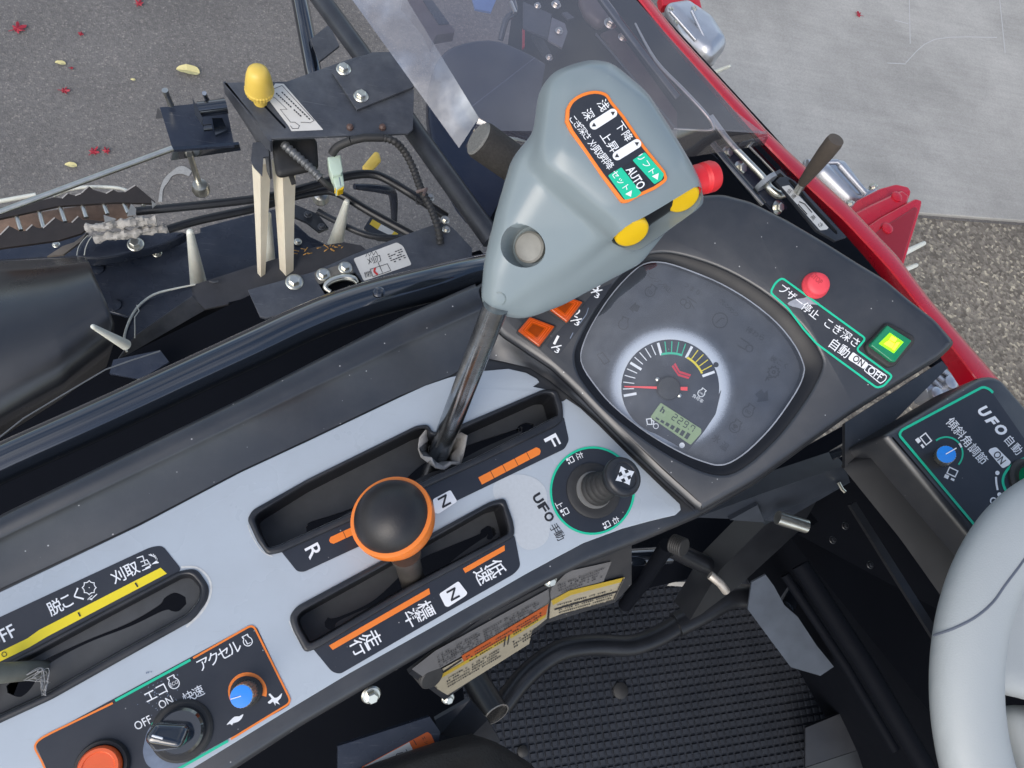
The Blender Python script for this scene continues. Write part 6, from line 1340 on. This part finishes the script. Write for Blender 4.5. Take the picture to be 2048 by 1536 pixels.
blend('grey_motor', [g_hull([(px(*q(X3, a, b), .86), .012) for a, b in ((1130, 30), (1250, 10), (1330, 120), (1270, 230), (1180, 150))])], M['brown'], rl, .003, 5)
sf = tag(sheet('blue_reflector_panel', zpts([(940, -20, .7), (1000, -20, .7), (982, 24, .7), (950, 18, .7)]), .004, pm('blue_panel', S(110, 140, 190), .4)), 'small pale blue panel at the top edge under the hood', 'panel')
hf = thing('header_corner_beam', 'dark purple-grey header frame corner seen through the hood', 'beam', px(850, 40, .6))
sheet('frame_arm', zpts(Q(Z2, "1040,0 1200,0 1400,205 1395,220 1270,240 1245,300 1190,180", .72)), .02, M['brown'], hf); sheet('frame_slot', zpts(Q(Z2, "1180,0 1245,0 1360,160 1290,165", .722)), .004, M['navy'], hf)
# front right linkage
fl_ = thing('height_link_rod', 'bent zinc rod with washer beside the red frame', 'rod', px(1480, 330, .9))
tpx('rod', [(*q(Z4, 330, 640), .965), (*q(X4, 310, 250), .965), (*q(X4, 460, 410), .965), (*q(X4, 600, 555), .965), (*q(X4, 650, 640), .965), (*q(X4, 720, 692), .965), (*q(X4, 800, 680), .965)], [7, 7, 7, 7, 8.5, 9, 8], M['zinc'], fl_, 18, 5)
lathe('washer', [(.0150, -.003), (.0150, .003), (.009, .0031)], px(*q(X4, 622, 588), .965), pm('grey_nylon', S(150, 156, 162), .5), fl_, axis=px(*q(X4, 640, 610), .965) - px(*q(X4, 600, 560), .965), n=28)
sheet('loop_bracket', zpts(Q(X4, "640,535 745,480 840,565 800,570 740,515 660,560", .955)), .010, M['tube'], fl_)
bt = tpx('black_rod', [(*q(X4, 180, 280), .95), (*q(X4, 360, 500), .95), (*q(X4, 600, 780), .95)], 8.5, M['tube'], None, 16); tag(bt, 'straight black rod left of the zinc rod, dipping behind the housing', 'rod')
bt2 = tpx('black_rod', [(*q(X4, 480, 290), .93), (*q(X4, 700, 520), .93)], 6, M['tube'], None, 14); tag(bt2, 'short black rod between the zinc rod and the red frame', 'rod')
bs = thing('bolted_side_plate', 'black plate with flange bolts below the zinc rod', 'plate', px(1470, 320, .85))
sheet('plate_face', zpts(Q(X4, "170,330 330,250 620,560 800,800 700,840 500,620", .93)), .004, M['navy'], bs)
for c_, r_ in (((298, 352), .0085), ((402, 482), .0105), ((712, 800), .0095)): bolt(px(*q(X4, *c_), .932), r_, M['zinc'], bs, V((.35, -.35, .85)))
hl = thing('height_adjust_lever', 'weathered brown-grey grip lever on a slotted plate by the red frame', 'lever', px(1600, 370, .9))
SZ = .985
plate('slot_plate', P(X4, "705,580 740,548 800,545 860,580 1285,1040 1195,1072 1040,985"), H(SZ), .004, M['steel'], hl, holes=[slitpath(P(X4, "812,588 840,600 1000,790 1180,985 1205,1003"), [4, 7, 7, 7, 4])], bev=.0006)
flat('sticker', rnd(P(X4, "750,628 812,615 1136,965 1120,980 1065,986"), 2), H(SZ+.0005), M['sticker'], hl)
for k, c_ in enumerate(((815, 665), (850, 705), (1010, 880), (1070, 940))): text('低速高さ'[k], q(X4, *c_), -48, 9, 9, H(SZ+.0009), M['bprint'], hl)
strokes('sticker_symbol', [P(X4, "895,750 940,770 1000,840"), P(X4, "885,770 960,855")], 2.0, H(SZ+.0009), M['bprint'], hl)
g0, g1 = px(*q(X4, 900, 625), 1.00), px(*q(X4, 1190, 250), 1.075); gl_ = (g1-g0).length; ru = pxm(*q(X4, 1190, 250), 1.075)
tube('stub', [px(*q(X4, 880, 672), .985), g0.lerp(g1, .12)], ru*9, M['zinc'], hl, 16)
lathe('grip', [(ru*9, gl_*.06), (ru*11, gl_*.12), (ru*15, gl_*.45), (ru*17.5, gl_*.75), (ru*18, gl_*.95), (ru*16.5, gl_*1.02), (ru*5, gl_*1.035)], g0, M['grime'], hl, axis=g1-g0, n=30, smooth=50)
# red frame
rf = thing('red_front_frame', 'long red painted angle bar along the machine front', 'bar', px(1700, 480, .9))
ro = [(1290, -15), (1350, 60), (1495, 218), (1536, 264), (1605, 328), (1700, 413), (1795, 512), (1856, 594), (1922, 672), (2012, 775)]
rm = [(1270, -15), (1332, 62), (1478, 226), (1530, 284), (1595, 350), (1690, 438), (1776, 530), (1842, 612), (1900, 685), (1980, 790)]
ri = [(1262, -15), (1322, 66), (1465, 232), (1524, 294), (1588, 362), (1664, 440), (1736, 522), (1804, 606), (1862, 684), (1936, 800)]
loft('bar', [L3(ro, .93), L3([(u-1, v+1) for u, v in ro], .958), L3([(u-4, v+4) for u, v in ro], .962), L3(rm, .962), L3([(u-3, v+3) for u, v in rm], .960), L3(ri, .935), L3(ri, .90)], M['red'], rf, 40, 30, 0)
gc_ = thing('red_gear_case', 'red painted gear case with flanged plates outside the red bar', 'gear case', px(1780, 450, .5))
G0 = .62
plate('rear_flange', rnd(P(X4, "1300,830 1375,735 1560,640 1690,605 1790,628 1815,668 1795,730 1560,830 1420,960"), 4), H(G0+.04), .012, M['red'], gc_, bev=.003)
plate('case_body', rnd(P(X4, "1330,850 1480,770 1740,650 1805,700 1790,770 1560,900 1450,985"), 4), H(G0+.055), .06, M['red'], gc_, bev=.006)
plate('front_plate', rnd(P(X4, "1430,970 1560,880 1850,722 1905,742 1895,800 1745,1300 1680,1330 1500,1060"), 5), H(G0+.065), .012, M['red'], gc_, bev=.003)
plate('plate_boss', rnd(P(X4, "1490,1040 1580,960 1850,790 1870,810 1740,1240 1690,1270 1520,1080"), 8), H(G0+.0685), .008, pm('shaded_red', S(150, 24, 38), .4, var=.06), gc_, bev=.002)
for c_, z_ in (((1692, 712), G0+.055), ((1615, 970), G0+.0685)): lathe('boss', [(.011, 0), (.0105, .002), (.008, .003), (.0003, .003)], px(*q(X4, *c_), z_), M['red'], gc_, n=22)
for c_ in ((1310, 770), (1500, 635)): bolt(px(*q(X4, *c_), G0+.05), .0085, M['zinc'], gc_, V((-.6, .4, .5)))
def casting(name, tubes, hulls_, lab, bolts):
    t_ = thing(name, lab, 'casting', px(*tubes[0][0][0][:2], .5))
    blend('housing', [g_hull(h) for h in hulls_], M['alu'], t_, .003, 4)
    for pts, r_ in tubes: tpx('rib', pts, r_, M['alu'], t_, 12)
    for c_, z_ in bolts: bolt(px(*c_, z_), .007, M['zinc'], t_, V((.4, .1, .8)))
casting('aluminium_gear_housing', [([(*q(X4, 1230, 455), .62), (*q(X4, 1440, 690), .62)], 7), ([(*q(X4, 960, 430), .61), (*q(X4, 1200, 425), .615), (*q(X4, 1250, 470), .615)], 6)],
        [[(px(*q(X4, a, b), .60), r) for a, b, r in ((1080, 520, .022), (1290, 730, .020), (1000, 450, .012))], [(px(*q(X4, a, b), .58), .010) for a, b in ((960, 440), (1240, 450), (1420, 690), (1300, 760), (1060, 560))], [(px(*q(X4, a, b), .61), .008) for a, b in ((1370, 730), (1450, 680), (1500, 660))]],
        'cast aluminium gear housing between the red bar and the red gear case', [])
casting('aluminium_gear_cover', [([(*q(Z4, 230, 60), .63), (*q(Z4, 300, 210), .62)], 4), ([(*q(Z4, 110, 60), .63), (*q(Z4, 250, 220), .62)], 4)],
        [[(px(*q(Z4, a, b), .60), r) for a, b, r in ((120, 60, .016), (200, 40, .014), (300, 130, .02), (345, 235, .026), (300, 280, .026), (210, 200, .02))], [(px(*q(Z4, a, b), .585), .008) for a, b in ((90, 30), (230, 15), (370, 190), (390, 260), (330, 345), (270, 300), (110, 100))]],
        'bolted cast aluminium gear cover at the top edge outside the red bar', [(q(Z4, 240, 50), .615), (q(Z4, 140, 125), .62), (q(Z4, 372, 245), .605), (q(Z4, 112, 55), .63)])
rt = tag(plate('red_cover_plate', P(Z4, "60,-30 270,-30 295,80 285,95 240,10 70,30"), H(.60), .02, M['red'], None, bev=.003), 'red cover corner above the aluminium gear cover at the top edge', 'cover')
vb = thing('valve_block', 'ridged aluminium valve block with black hose between the two consoles', 'valve', px(1870, 770, .7))
plate('block', P(Z8, "1305,985 1440,860 1580,980 1545,1040 1385,1115 1345,1100"), H(.84), .03, M['alu'], vb, bev=.003)
for c_ in ((1475, 1000), (1372, 1085)): lathe('port', [(.010, 0), (.010, .008), (.006, .010), (.0005, .010)], px(*q(Z8, *c_), .84), M['alu'], vb, n=18)
for a_, b_ in (((1380, 925), (1460, 990)), ((1350, 960), (1430, 1030)), ((1420, 890), (1510, 960))): tpx('ridge', [(*q(Z8, *a_), .843), (*q(Z8, *b_), .843)], 4, M['alu'], vb, 8)
cond('hose', [(*q(Z8, 1470, 780), .90), (*q(Z8, 1570, 870), .90), (*q(Z8, 1680, 985), .90)], 10, M['rubber'], vb, .006)
sheet('olive_strip', zpts(Q(Z8, "1440,830 1490,830 1640,980 1590,1000", .82)), .003, M['olive'], vb)
